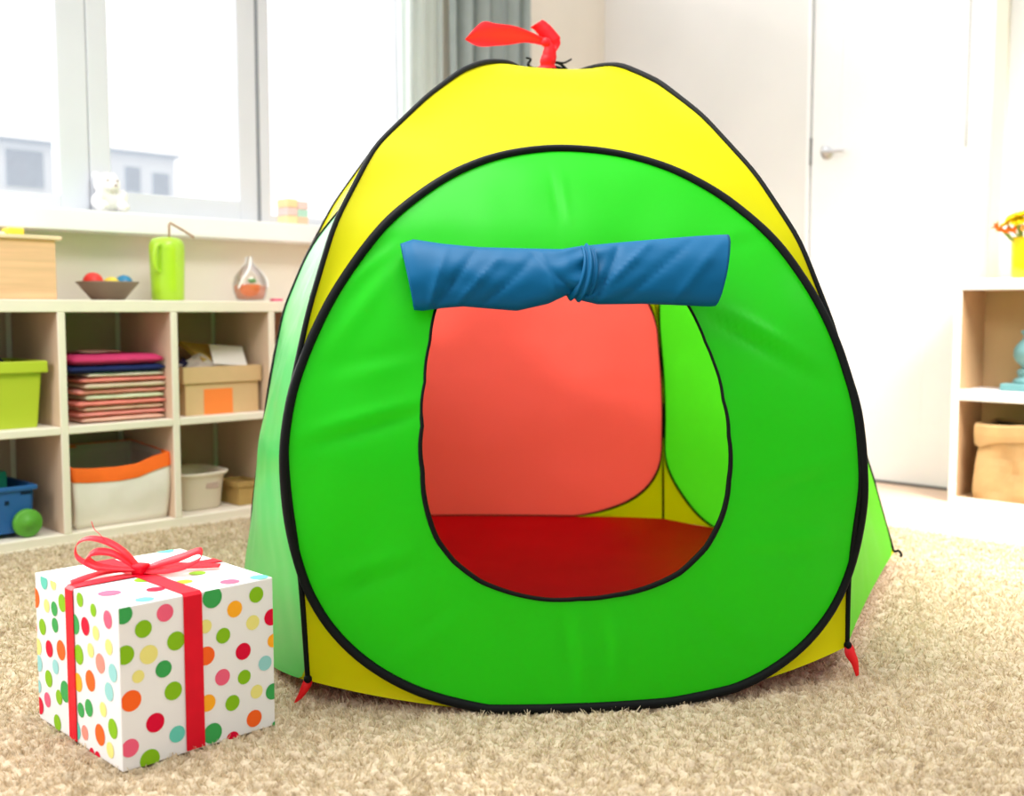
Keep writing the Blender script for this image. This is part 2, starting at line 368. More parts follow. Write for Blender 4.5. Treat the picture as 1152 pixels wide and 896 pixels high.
    pm = bpy.data.meshes.new('pile'); nq = len(BP)//4; pm.vertices.add(len(BP)); pm.vertices.foreach_set('co', BP.ravel())
    pm.loops.add(len(BP)); pm.loops.foreach_set('vertex_index', np.arange(len(BP), dtype=np.int32)); pm.polygons.add(nq); pm.polygons.foreach_set('loop_start', np.arange(0, len(BP), 4, dtype=np.int32)); pm.update(calc_edges=True)
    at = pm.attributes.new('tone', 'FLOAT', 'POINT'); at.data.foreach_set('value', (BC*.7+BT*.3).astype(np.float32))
    po = bpy.data.objects.new('pile', pm); COL.objects.link(po); po.parent = o; po['kind'] = 'stuff'
    m2 = bpy.data.materials.new('beige_yarn'); m2.use_nodes = True; N = m2.node_tree.nodes; L = m2.node_tree.links
    p = N['Principled BSDF']; p.inputs['Roughness'].default_value = .95; p.inputs['Specular IOR Level'].default_value = .05
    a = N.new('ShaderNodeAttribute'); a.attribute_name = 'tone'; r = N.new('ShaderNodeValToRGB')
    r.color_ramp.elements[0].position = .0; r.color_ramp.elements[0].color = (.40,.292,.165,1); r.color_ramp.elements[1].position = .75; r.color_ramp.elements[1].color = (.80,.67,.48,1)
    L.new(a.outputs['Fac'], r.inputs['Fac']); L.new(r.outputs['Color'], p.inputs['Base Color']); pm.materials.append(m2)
    tr = N.new('ShaderNodeBsdfTranslucent'); L.new(r.outputs['Color'], tr.inputs['Color']); mx = N.new('ShaderNodeMixShader'); mx.inputs['Fac'].default_value = .4
    L.new(p.outputs[0], mx.inputs[1]); L.new(tr.outputs[0], mx.inputs[2]); L.new(mx.outputs[0], N['Material Output'].inputs['Surface'])
    tag(o, 'beige shag carpet covering the floor under the play tent and the gift', 'carpet')
carpet()

# curtains on the window wall, right of the panes
def curtain(name, y0, y1, x, amp, nf, z0, z1, m, label, ph=0):
    n = nf*14; V = []; F = []; nz = 14
    for j in range(nz+1):
        t = j/nz; z = z0+(z1-z0)*t
        for i in range(n+1):
            s = i/n; w = math.sin(s*nf*2*PI+ph+.5*math.sin(s*7)); 
            V.append((x+amp*(.75+.25*math.sin(s*5+1))*w+.006*math.sin(t*5+s*9), y0+(y1-y0)*s+.25*amp*math.sin(2*s*nf*2*PI)+.006*math.sin(t*4+s*6), z))
    for j in range(nz):
        for i in range(n): a = j*(n+1)+i; F.append([a, a+1, a+n+2, a+n+1])
    r = empty(name, (x, (y0+y1)/2, z0), label, 'curtain')
    mesh_obj('cloth', V, F, m, r, True)
    # heading tape with rings
    V, F = tube([(x, y0, z1+.012), (x, y1, z1+.012)], .014, 10); mesh_obj('heading', V, F, m, r, True)
curtain('sheer_curtain', -1.44, -1.185, .045, .014, 4, .02, 2.42, M['sheer'], 'pale sheer curtain hanging beside the bright window, left of the grey curtain', 1)
curtain('curtain', -1.165, -.655, .07, .040, 5, .02, 2.42, M['drape'], 'grey green pleated curtain hanging right of the window, behind the tent top', .4)

# ------------------------------------------------------------------ left cube shelf
TY = (-3.459, -3.07, -2.689, -2.307, -1.926)      # upright centres
FX = .385
ls = empty('cube_shelf', (.20, -2.88, -.012), 'long low whitewashed cube shelf of open cubbies under the window', 'shelf')
def part_box(name, b, parent, front, tan, axis, val, topz=None):
    """board: faces on the room side (axis=val) and the outer top take the front colour, inner faces the tan"""
    bm = bmesh.new(); box(bm, *b, bev=.0025, seg=1); bmesh.ops.recalc_face_normals(bm, faces=bm.faces[:])
    for f in bm.faces:
        c = f.calc_center_median()
        isf = abs(c[axis]-val) < .004 or (topz is not None and c.z > topz-.004)
        f.material_index = 0 if isf else 1
    return bm_obj(name, bm, [front, tan], parent)
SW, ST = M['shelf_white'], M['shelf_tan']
part_box('top_board', (.004, FX, TY[0]-.015, TY[-1]+.015, .736, .775), ls, SW, ST, 0, FX, .775)
part_box('bottom_board', (.004, FX, TY[0]-.013, TY[-1]+.013, .003, .033), ls, SW, SW, 0, FX)
box_obj('plinth', (.03, FX+.006, TY[0]-.013, TY[-1]+.013, -.012, .004), SW, ls, .001)
for i, y in enumerate(TY):
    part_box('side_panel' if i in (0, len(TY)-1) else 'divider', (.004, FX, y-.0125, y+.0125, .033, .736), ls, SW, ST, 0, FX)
for a, b in zip(TY, TY[1:]):
    part_box('shelf_board', (.012, FX, a+.0125, b-.0125, .350, .375), ls, SW, SW, 0, FX)
    for z0, z1 in ((.033, .350), (.375, .736)):
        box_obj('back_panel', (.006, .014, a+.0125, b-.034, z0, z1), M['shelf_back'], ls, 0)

# ------------------------------------------------------------------ right cube unit
RX0, RX1, RY = 2.006, 2.80, -.262
ru = empty('cube_shelf', (2.4, -.13, -.012), 'white two-tier cube shelf with tan inside standing beside the door at right', 'shelf')
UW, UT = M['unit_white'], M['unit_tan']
part_box('top_board', (RX0, RX1, RY, -.024, .82, .863), ru, UW, UT, 1, RY, .863)
part_box('bottom_board', (RX0+.03, RX1-.03, RY, -.024, -.012, .012), ru, UW, UT, 1, RY)
for x in (RX0, RX1-.032):
    bm = bmesh.new(); box(bm, x, x+.032, RY, -.024, -.012, .82, .0025, seg=1); bmesh.ops.recalc_face_normals(bm, faces=bm.faces[:])
    for f in bm.faces:
        c = f.calc_center_median(); inner = (c.x > x+.029) if x < 2.4 else (c.x < x+.003)
        f.material_index = 1 if inner and c.y > RY+.003 else 0
    bm_obj('side_panel', bm, [UW, UT], ru)
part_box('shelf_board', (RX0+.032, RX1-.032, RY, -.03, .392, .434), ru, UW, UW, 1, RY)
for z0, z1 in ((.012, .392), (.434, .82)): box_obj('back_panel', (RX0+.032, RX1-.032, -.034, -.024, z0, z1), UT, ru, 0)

# ------------------------------------------------------------------ the play tent
TROT = PI/4+.110
tent = empty('play_tent', (1.748, -2.305, 0), 'green and yellow pop-up play tent with open round doorway and rolled blue door flap', 'tent', rotz=TROT)
# ---- tent geometry in tent-local metres: X to the right along the front, Y inward, Z up
def _prof(pts, n=81):
    p = np.array(pts, float)
    d = np.r_[0, np.cumsum(np.hypot(*np.diff(p, axis=0).T))]
    s = np.linspace(0, d[-1], 400)
    q = np.c_[np.interp(s, d, p[:,0]), np.interp(s, d, p[:,1])]
    for _ in range(60):
        q[1:-1] = .25*q[:-2] + .5*q[1:-1] + .25*q[2:]
    d = np.r_[0, np.cumsum(np.hypot(*np.diff(q, axis=0).T))]
    s = np.linspace(0, d[-1], n)
    return np.c_[np.interp(s, d, q[:,0]), np.interp(s, d, q[:,1])]
_top = [(.15,1.358),(.10,1.357),(.05,1.375),(.0,1.392)]
P_FL = _prof([(1.099,.045),(1.107,.144),(1.118,.26),(1.147,.40),(1.156,.50),(1.138,.59),(1.081,.74),(.993,.909),(.852,1.07),(.64,1.207),(.477,1.295),(.366,1.335),(.24,1.36)]+_top)
P_FR = _prof([(1.026,.065),(1.026,.226),(1.05,.40),(1.036,.53),(.976,.704),(.882,.886),(.757,1.035),(.594,1.181),(.443,1.283),(.30,1.348),(.2,1.36)]+_top)
P_R = _prof([(1.012,.045),(.945,.257),(.893,.4),(.85,.5),(.765,.7),(.67,.88),(.56,1.03),(.44,1.17),(.34,1.265),(.25,1.33),(.19,1.355)]+_top)
P_B = _prof([(1.022,.045),(1.015,.226),(1.02,.40),(1.0,.53),(.95,.704),(.86,.886),(.74,1.035),(.585,1.181),(.443,1.283),(.30,1.345),(.2,1.358)]+_top)
P_L = _prof([(.83,.05),(.788,.347),(.755,.556),(.718,.74),(.666,.866),(.585,1.016),(.472,1.17),(.35,1.29),(.22,1.35)]+_top)
CORN = [('FL',(-.584,-.926),P_FL),('FR',(.486,-.899),P_FR),('R',(1.016,-.002),P_R),('B',(.477,.56),P_B),('BL',(-.60,.70),P_B),('L',(-.809,-.092),P_L)]
RIDGE = {}
for _n,_c,_p in CORN:
    _d = np.array(_c)/np.hypot(*_c)
    sc = np.hypot(*_c)/_p[0,0]
    RIDGE[_n] = np.c_[_p[:,0]*_d[0]*sc, _p[:,0]*_d[1]*sc, _p[:,1]]
NT = 80
def ridge(n, t):
    r = RIDGE[n]; x = min(max(t,0),1)*NT; i = min(int(x), NT-1); f = x-i
    return r[i]*(1-f)+r[i+1]*f
SECT = dict(front=('FL','FR',(.115,.05,-.02,-.085),1), right=('FR','R',(-.012,-.03,-.05,-.07),.2), right_back=('R','B',(.07,.03,0,-.05),.6),
            back=('B','BL',(.13,.05,0,-.05),.4), left_back=('BL','L',(.04,.02,0,-.05),.6), left=('L','FL',(.05,.01,-.03,-.05),1))
def S(sec, w, t):
    a,b,bf,dip = SECT[sec]
    A = ridge(a,t); B = ridge(b,t)
    c = ridge(b,0)-ridge(a,0); nrm = np.array([c[1],-c[0],0]); nrm /= np.linalg.norm(nrm)
    p = A*(1-w)+B*w
    bb = np.interp(t, [0,.33,.55,.75,1], [bf[0],bf[1],bf[2],bf[3],0])
    k = 4*w*(1-w)
    p = p + nrm*bb*k
    p[2] -= dip*k*(.5*(ridge(a,0)[2]+ridge(b,0)[2])-.004)*max(0,1-t/.25)**2
    return p
def Nrm(sec, w, t):
    e=1e-3
    t=min(max(t,e),1-e)
    du=S(sec,w+e,t)-S(sec,w-e,t); dv=S(sec,w,t+e)-S(sec,w,t-e)
    n=np.cross(du,dv); return n/np.linalg.norm(n)
HOOP_F = [(0.455, 0.0), (0.348, 0.0), (0.265, 0.004), (0.176, 0.012), (0.101, 0.029), (0.046, 0.054), (0.009, 0.09), (-0.004, 0.134), (-0.004, 0.176), (-0.002, 0.217), (0.001, 0.248), (0.008, 0.293), (0.025, 0.337), (0.049, 0.382), (0.085, 0.426), (0.133, 0.47), (0.202, 0.512), (0.31, 0.547), (0.464, 0.572), (0.64, 0.57), (0.771, 0.547), (0.87, 0.508), (0.929, 0.455), (0.968, 0.403), (0.989, 0.343), (1.0, 0.287), (1.003, 0.235), (1.004, 0.184), (1.01, 0.131), (1.002, 0.084), (0.966, 0.048), (0.91, 0.023), (0.838, 0.008), (0.75, 0.0), (0.655, 0.0), (0.557, 0.0)]
OPEN_F = [(0.336, 0.379), (0.237, 0.373), (0.224, 0.349), (0.221, 0.32), (0.219, 0.282), (0.219, 0.242), (0.219, 0.203), (0.223, 0.167), (0.236, 0.142), (0.261, 0.123), (0.303, 0.106), (0.354, 0.096), (0.41, 0.09), (0.468, 0.09), (0.53, 0.092), (0.593, 0.097), (0.649, 0.108), (0.697, 0.129), (0.725, 0.157), (0.737, 0.189), (0.74, 0.231), (0.737, 0.265), (0.732, 0.301), (0.722, 0.324), (0.715, 0.343), (0.704, 0.364), (0.7, 0.382), (0.49, 0.383)]

def closed_curve(pts, n, cw, ct, ks=2.0):
    """resample a closed star-shaped curve (w,t) at n angles about (cw,ct)"""
    P = np.array(pts); a = np.arctan2((P[:,1]-ct)*ks, P[:,0]-cw); r = np.hypot((P[:,1]-ct)*ks, P[:,0]-cw)
    o = np.argsort(a); a = a[o]; r = r[o]
    A = np.r_[a-2*PI, a, a+2*PI]; Rr = np.r_[r, r, r]; th = np.linspace(-PI, PI, n, endpoint=False)
    # dense linear, then a light smoothing
    x = np.interp(th, A, Rr*1.0)
    return th, x
def smooth(r, k):
    for _ in range(k): r = .25*np.roll(r,1)+.5*r+.25*np.roll(r,-1)
    return r
NA = 224
KS = 2.0
def hoop_curve(sec):
    if sec == 'front':
        cw, ct = .5, .25
        th, r = closed_curve(HOOP_F, NA, cw, ct); r = smooth(r, 6)
        return cw, ct, th, np.c_[cw+r*np.cos(th), np.maximum(0, ct+r*np.sin(th)/KS)]
    lft = [(max(w, .004), t) for w, t in HOOP_F[1:18]]
    if sec in ('left', 'right'):      # these two panels run down to the hem and its corners
        lft = [(.25, 0), (.12, 0), (.02, .0), (.006, .02), (.004, .06)]+[(max(.004, q[0]*.2 if q[1] < .54 else q[0]*.7), q[1]) for q in lft if q[1] > .1]
    else:
        lft = [(max(.003, w-(.03 if t > .12 else 0)), 0 if t < .005 else t) for w, t in lft]
    rgt = [(1-w, t) for w, t in lft[::-1]]
    if sec == 'right_back': rgt = [q for q in rgt if q[1] > .12]+[(.996, .109), (.958, .072), (.909, .044), (.854, .017), (.789, 0)]
    pts = [(.5, 0)]+lft+[(.46, .565), (.54, .565)]+rgt
    cw, ct = .5, .25
    th, r = closed_curve(pts, NA, cw, ct); r = smooth(r, 2 if sec in ('left', 'right') else 6)
    C = np.c_[cw+r*np.cos(th), np.maximum(0, ct+r*np.sin(th)/KS)]; C[:,0] = np.clip(C[:,0], .003, .997)
    return cw, ct, th, C
def seg_dist(x, z, a, b):
    ax, az = a; bx, bz = b; dx, dz = bx-ax, bz-az; L2 = dx*dx+dz*dz
    s = max(0, min(1, ((x-ax)*dx+(z-az)*dz)/L2)); L = math.sqrt(L2)
    return ((x-ax)*-dz+(z-az)*dx)/L, math.hypot(x-ax-s*dx, z-az-s*dz), s
CREASE = [((-.60,.50),(-.35,.575),.007,.016),((-.58,.215),(-.36,.30),.006,.016),((.19,.745),(.34,.66),.007,.016),((.22,.72),(.45,.60),.004,.020),((-.10,.185),(-.085,.02),.006,.014),((-.03,.18),(-.02,.04),.005,.013),((-.072,1.08),(-.087,.87),.0022,.006),
          ((.25,.285),(.48,.28),.006,.018),((.27,.40),(.50,.45),.003,.02),((-.42,.87),(-.53,.78),.006,.016),((-.42,.84),(-.56,.66),.005,.022),((-.41,.90),(-.52,.93),.004,.014),((.25,.88),(.36,.91),.004,.014),((.12,.20),(.30,.06),.003,.02),((-.30,.2),(-.45,.08),.003,.02),((-.37,.66),(-.56,.62),.003,.018)]
def wrinkle(sec, p, t):
    x, z = p[0], p[2]; d = 0
    if sec == 'front':
        for a, b, h, w in CREASE:
            sd, di, s = seg_dist(x, z, a, b)
            d += h*math.exp(-(di/w)**2)*(sd/w)*2.4*math.sin(PI*min(1, max(.0, s*.9+.08)))
        d += .010*noise.noise(Vector((x*4, z*4, 3.1)))+.004*noise.noise(Vector((x*11, z*7, 8)))
    else:
        q = Vector(p)*4.5; d = .008*noise.noise(q+Vector((SECN[sec]*7, 0, 0)))+.004*noise.noise(q*2.7)
    return d
SECN = {k: i for i, k in enumerate(SECT)}
def inset(u): return min(1, max(0, u))
def panel(name, sec, mt, inner=None):
    cw, ct, th, H = hoop_curve(sec); NR = 22; V = []; F = []
    if inner is not None:
        t2, r2 = closed_curve(inner, 720, cw, ct); IN = np.c_[cw+np.interp(th, t2, r2)*np.cos(th), ct+np.interp(th, t2, r2)*np.sin(th)/KS]
    else: IN = np.repeat([[cw, ct]], len(th), 0)
    for k in range(NR+1):
        f = k/NR
        for i in range(len(th)):
            w, t = IN[i]*(1-f)+H[i]*f; p = S(sec, w, t); n = Nrm(sec, w, t)
            amp = 1-f**6; p = p+n*wrinkle(sec, p, t)*amp
            if p[2] < .002: p[2] = .002
            V.append(p)
    n = len(th)
    for k in range(NR):
        for i in range(n): a = k*n+i; b = k*n+(i+1)%n; F.append([a, b, b+n, a+n])
    o = mesh_obj(name, V, F, mt, tent, True)
    return th, H, IN
def border(sec):
    """yellow nylon between the hoop, the two ridge seams, the top and the hem"""
    cw, ct, th, H = hoop_curve(sec); n = len(th); NR = 12; V = []; F = []
    E = []
    for i in range(n):
        dx, dt = H[i][0]-cw, H[i][1]-ct
        k = 1e9
        if abs(dx) > 1e-9: k = min(k, ((1-cw) if dx > 0 else cw)/abs(dx))
        if abs(dt) > 1e-9: k = min(k, ((1-ct) if dt > 0 else ct)/abs(dt))
        e = np.array([cw+dx*k, ct+dt*k])
        # keep the border outside the hoop where the hoop bulges past the seam
        E.append(e if k > 1 else H[i]*1.0)
    # snap nearest samples to the two hem corners and the apex corners
    for c in ((0,0),(1,0),(0,1),(1,1)):
        j = min(range(n), key=lambda i: np.hypot(*(E[i]-np.array(c)))); E[j] = np.array(c, float)
    for k in range(NR+1):
        f = k/NR
        for i in range(n):
            w, t = H[i]*(1-f)+E[i]*f; p = S(sec, w, t); nr = Nrm(sec, w, t)
            p = p-nr*.004*math.sin(PI*f)+nr*.006*noise.noise(Vector(p)*6)*math.sin(PI*f)
            if p[2] < .002: p[2] = .002
            V.append(p)
    for k in range(NR):
        for i in range(n): a = k*n+i; b = k*n+(i+1)%n; F.append([a, b, b+n, a+n])
    mesh_obj('border_panel', V, F, M['yellow'], tent, True)
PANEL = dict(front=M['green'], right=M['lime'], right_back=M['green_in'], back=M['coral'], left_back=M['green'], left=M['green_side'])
for sec in SECT:
    if sec == 'front':
        th, H, IN = panel('door_panel', sec, PANEL[sec], OPEN_F)
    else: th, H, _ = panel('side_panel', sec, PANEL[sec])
    border(sec)
    rp = .0088 if sec == 'front' else .0048
    pts = []
    for w, t in H:
        p = S(sec, w, t)+Nrm(sec, w, t)*.002
        if p[2] < rp+.001: p[2] = rp+.001
        pts.append(p)
    if sec in ('left', 'right'):
        k0 = [i for i in range(len(H)) if H[i][1] > .36]; V, F = tube([pts[i] for i in k0], .0032, 8)
    else: V, F = tube(pts, rp, 10, True)
    mesh_obj('hoop_piping', V, F, M['piping'], tent, True)
    if sec == 'front':
        pts = [S(sec, *q)+Nrm(sec, *q)*(wrinkle(sec, S(sec, *q), q[1])+.001) for q in IN]
        rr = [.0028+.0030*math.exp(-((a+.9)/.75)**2)+.0020*math.exp(-((a+2.5)/.6)**2) for a in th]
        V, F = tube(pts, rr, 8, True); mesh_obj('doorway_piping', V, F, M['piping'], tent, True)
for nme in RIDGE:
    pts = [ridge(nme, i/72) for i in range(0, 72)]
    r = [.0052+.0022*max(0, 1-abs(i-60)/14) for i in range(72)] if nme in ('FL','FR') else .0036
    V, F = tube(pts, r, 8); mesh_obj('corner_seam', V, F, M['piping'], tent, True)
# red ground sheet
V = [(0,0,.012)]; F = []; ringp = []
for sec in ('front','right','right_back','back','left_back','left'):
    for i in range(24): p = S(sec, i/24, 0); ringp.append((p[0], p[1], max(p[2], .010)))
n = len(ringp)
for k in range(1, 9):
    f = k/8
    for p in ringp: V.append((p[0]*f*.997, p[1]*f*.997, .012+(p[2]-.012)*f**3+.004*abs(noise.noise(Vector((p[0]*f*4, p[1]*f*4, 1))))))
F = [[0, 1+i, 1+(i+1)%n] for i in range(n)]
for k in range(7):
    for i in range(n): a = 1+k*n+i; b = 1+k*n+(i+1)%n; F.append([a, a+n, b+n, b])
mesh_obj('floor_sheet', V, F, M['red_floor'], tent, True)
# rolled blue door flap
TOPX = [(-.40,.862),(-.372,.874),(-.323,.866),(-.257,.86),(-.157,.858),(-.10,.857),(-.064,.863),(-.005,.869),(.081,.877),(.167,.885),(.224,.889)]
BOTX = [(-.40,.742),(-.373,.740),(-.331,.745),(-.29,.748),(-.19,.740),(-.131,.753),(-.096,.769),(-.072,.760),(-.038,.752),(.048,.753),(.134,.750),(.19,.748),(.224,.750)]
V = []; F = []; NS, NM = 120, 44
for i in range(NS+1):
    s = i/NS; x = -.392+s*(.206+.392)
    zt = np.interp(x, *np.array(TOPX).T); zb = np.interp(x, *np.array(BOTX).T); zc = (zt+zb)/2; hz = (zt-zb)/2
    pin = math.exp(-((x+.058)/.035)**2)
    for k in range(NM):
        a = 2*PI*k/NM; ca, sa = math.cos(a), math.sin(a)
        z = hz*sa; shear = (-.012 if s < .5 else .012)*(abs(s-.5)*2)**6*sa*(1.7 if s > .5 else 1)
        d = .042*(1-.22*pin)*ca
        cr = .007*math.sin(7*a+55*x)*pin + .0055*noise.noise(Vector((x*13+z*20, z*24-x*7, ca*2)))
        for (fx, sl, h, wd) in ((-.335,.35,.007,.011),(-.30,.75,-.008,.012),(-.255,.9,.007,.012),(-.20,1.1,-.006,.014),(-.12,-.9,-.006,.010),(-.13,-.3,.006,.011),(-.02,.5,-.006,.010),(.0,1.2,.006,.012),(.07,1.3,-.004,.016),(.15,.8,.004,.02)):
            u = (x-fx-sl*z)/wd; cr += 1.7*h*math.exp(-abs(u)*1.5-u*u*.4)*(.35+.65*min(1, max(0, .5-z/.09 if fx < -.1 else 1)))
        # y = outward is negative; the flap rests on the sloping door panel
        V.append((x+shear, -.922+d+.42*z - cr*max(0, -ca), zc+z))
for i in range(NS):
    for k in range(NM): a = i*NM+k; b = i*NM+(k+1)%NM; F.append([a, b, b+NM, a+NM])
for e in (0, NS):      # rolled ends: inward spiral step
    base = e*NM; c = np.mean(np.array(V[base:base+NM]), 0); sg = 1 if e == 0 else -1; prev = base
    for fr, dx in ((.72, .006), (.66, .014), (.35, .010), (.28, .018), (.02, .012)):
        st = len(V)
        for k in range(NM): q = np.array(V[base+k]); V.append(tuple(c+(q-c)*fr+np.array([sg*dx, 0, 0])))
        for k in range(NM): F.append([prev+k, st+k, st+(k+1)%NM, prev+(k+1)%NM] if e == 0 else [prev+k, prev+(k+1)%NM, st+(k+1)%NM, st+k])
        prev = st
    F.append([prev+k for k in range(NM)])
flap = mesh_obj('rolled_door_flap', V, F, M['blue'], tent, True)
pts = []
for k in range(40):
    a = 2*PI*k/40; pts.append((-.060+.012*math.sin(a)+.004*math.cos(2*a), -.922+.0415*math.cos(a)+.42*(.049*math.sin(a)), .812+.0495*math.sin(a)))
V = []; F = []; n = len(pts); W = 12
c0 = Vector((-.060, -.922, .812))
for i, p in enumerate(pts):
    d = (Vector(p)-c0); d.x = 0; d.normalize()
    for j in range(W+1):
        s = j/W-.5; V.append(Vector(p)+Vector((s*.030*(1-.25*math.sin(2*PI*i/n)), 0, 0))+d*(.006*math.cos(s*PI)+.004*math.sin(j*1.25+.6*math.sin(i*.16))-.002))
for i in range(n):
    for j in range(W): a = i*(W+1)+j; b = ((i+1)%n)*(W+1)+j; F.append([a, b, b+1, a+1])
mesh_obj('flap_tie', V, F, M['blue'], flap, True)
# ribbons: top bow tail, tie cords and hem corner ribbons
def P(x, z, y=0): return Vector((x, y, z))
kn = P(-.006, 1.455, -.012)
left = catmull([kn, P(-.055,1.466,-.016), P(-.105,1.467,-.02), P(-.16,1.471,-.018), P(-.19,1.468,-.014), P(-.224,1.457,-.01)], 6)
nl = len(left); lw = [np.interp(i/(nl-1), [0,.15,.3,.55,.75,.9,1], [.006,.010,.020,.024,.029,.016,.0015]) for i in range(nl)]
up = catmull([P(-.004,1.464,-.016), P(-.044,1.477,-.03), P(-.092,1.491,-.036), P(-.14,1.496,-.034), P(-.178,1.500,-.028), P(-.221,1.459,-.016)], 5)
lo = catmull([P(-.004,1.446,-.012), P(-.056,1.456,-.006), P(-.10,1.450,-.004), P(-.133,1.446,-.006), P(-.185,1.442,-.010), P(-.221,1.457,-.014)], 5)
LV = []; LF = []
for a_, b_ in zip(up, lo):
    for j in range(5): LV.append(a_.lerp(b_, j/4)+Vector((0, -.006*math.sin(j/4*PI*2), 0)))
for i in range(len(up)-1):
    for j in range(4): q = i*5+j; LF.append([q, q+1, q+6, q+5])
leafv = (LV, LF)
tr = mesh_obj('top_ribbon', *join(
    leafv,
    strip(catmull([P(.0,1.388,-.012), P(.0,1.405,-.016), P(.004,1.425,-.017), P(.004,1.445,-.018), P(-.004,1.462,-.016)], 6), Vector((1,.15,.05)), [.032,.031,.024,.021,.020,.021,.022,.022,.022,.022,.021,.02,.019,.019,.018,.017,.016,.015,.014,.013,.012,.012,.011,.011,.010]),
    strip(catmull([P(.012,1.428,-.010), P(.022,1.452,-.006), P(.004,1.478,-.004), P(-.018,1.500,-.004), P(-.030,1.507,-.004)], 6), Vector((1,-.2,.62)), [.016]*8+[.020]*9+[.019]*8)), M['red_ribbon'], tent, True)
mesh_obj('ribbon_knot', *ball((-.006,-.016,1.456), .013, 1.1, .8, 1.0), M['red_ribbon'], tr, True)
for pts in ([(.005,-.004,1.395),(-.035,-.006,1.388),(-.052,-.008,1.398),(-.045,-.008,1.412),(-.058,-.008,1.416)], [(.005,-.004,1.395),(.03,-.006,1.392),(.055,-.008,1.382),(.038,-.008,1.400),(.02,-.010,1.406),(.045,-.008,1.405),(.066,-.006,1.416)]):
    c = catmull(pts, 6); V, F = tube(c, [.0055*(1-.6*i/len(c)) for i in range(len(c))], 7); mesh_obj('pole_tie', V, F, M['piping'], tent, True)
for nme, tip in (('FL', (-.022, -.01)), ('FR', (.018, -.012))):
    p = RIDGE[nme][0]; q = Vector(p)
    path = catmull([q+Vector((0,-.002,.008)), q+Vector((tip[0]*.2, -.008, -.012)), q+Vector((tip[0]*.7, -.010, -.03)), Vector((q.x+tip[0], q.y-.012, .008))], 6)
    n = len(path); V, F = strip(path, Vector((1,.3,.35)), [np.interp(i/(n-1), [0,.25,.6,1], [.006,.012,.009,.003]) for i in range(n)], .0012)
    mesh_obj('corner_ribbon', V, F, M['red_ribbon'], tent, True)
    V, F = ball(tuple(q+Vector((0,-.003,.004))), .008); mesh_obj('corner_ring', V, F, M['piping'], tent, True)
q = Vector(RIDGE['R'][0]); V, F = tube(catmull([q, q+Vector((.012,-.004,.004)), q+Vector((.020,-.006,-.006)), q+Vector((.018,-.006,-.014))], 5), .004, 8); mesh_obj('corner_hook', V, F, M['piping'], tent, True)

# ------------------------------------------------------------------ gift
GX0, GX1, GY0, GY1, GH = 1.822, 2.155, -3.728, -3.444, .270
gift = empty('gift_box', ((GX0+GX1)/2, (GY0+GY1)/2, 0), 'white gift box printed with colourful dots and tied with a red ribbon bow', 'gift')
DOT_R = [(-3.72, 0.258, 'G', 0.0154), (-3.649, 0.247, 'P', 0.0146), (-3.687, 0.228, 'L', 0.0145), (-3.563, 0.256, 'G', 0.0181), (-3.521, 0.228, 'A', 0.0145), (-3.478, 0.245, 'L', 0.0141), (-3.448, 0.199, 'R', 0.0149), (-3.486, 0.197, 'Y', 0.0131), (-3.544, 0.186, 'L', 0.0135), (-3.506, 0.15, 'R', 0.0148), (-3.577, 0.158, 'O', 0.0161), (-3.577, 0.209, 'Y', 0.0117), (-3.631, 0.196, 'L', 0.0158), (-3.719, 0.192, 'L', 0.0155), (-3.679, 0.184, 'Y', 0.0157), (-3.698, 0.152, 'Y', 0.0105), (-3.654, 0.154, 'G', 0.0142), (-3.638, 0.113, 'L', 0.0155), (-3.711, 0.115, 'O', 0.0173), (-3.671, 0.068, 'R', 0.016), (-3.633, 0.038, 'T', 0.0141), (-3.715, 0.038, 'P', 0.0149), (-3.682, 0.009, 'L', 0.0172), (-3.568, 0.021, 'G', 0.0176), (-3.53, 0.001, 'R', 0.0123), (-3.487, 0.025, 'O', 0.0151), (-3.448, 0.064, 'G', 0.0146), (-3.529, 0.064, 'L', 0.0138), (-3.576, 0.076, 'A', 0.0147), (-3.481, 0.072, 'Y', 0.0122), (-3.505, 0.104, 'L', 0.0127), (-3.547, 0.114, 'P', 0.0142), (-3.463, 0.119, 'B', 0.0133), (-3.445, 0.156, 'A', 0.0122), (-3.444, 0.002, 'G', 0.0068), (-3.734, 0.01, 'G', 0.0064)]
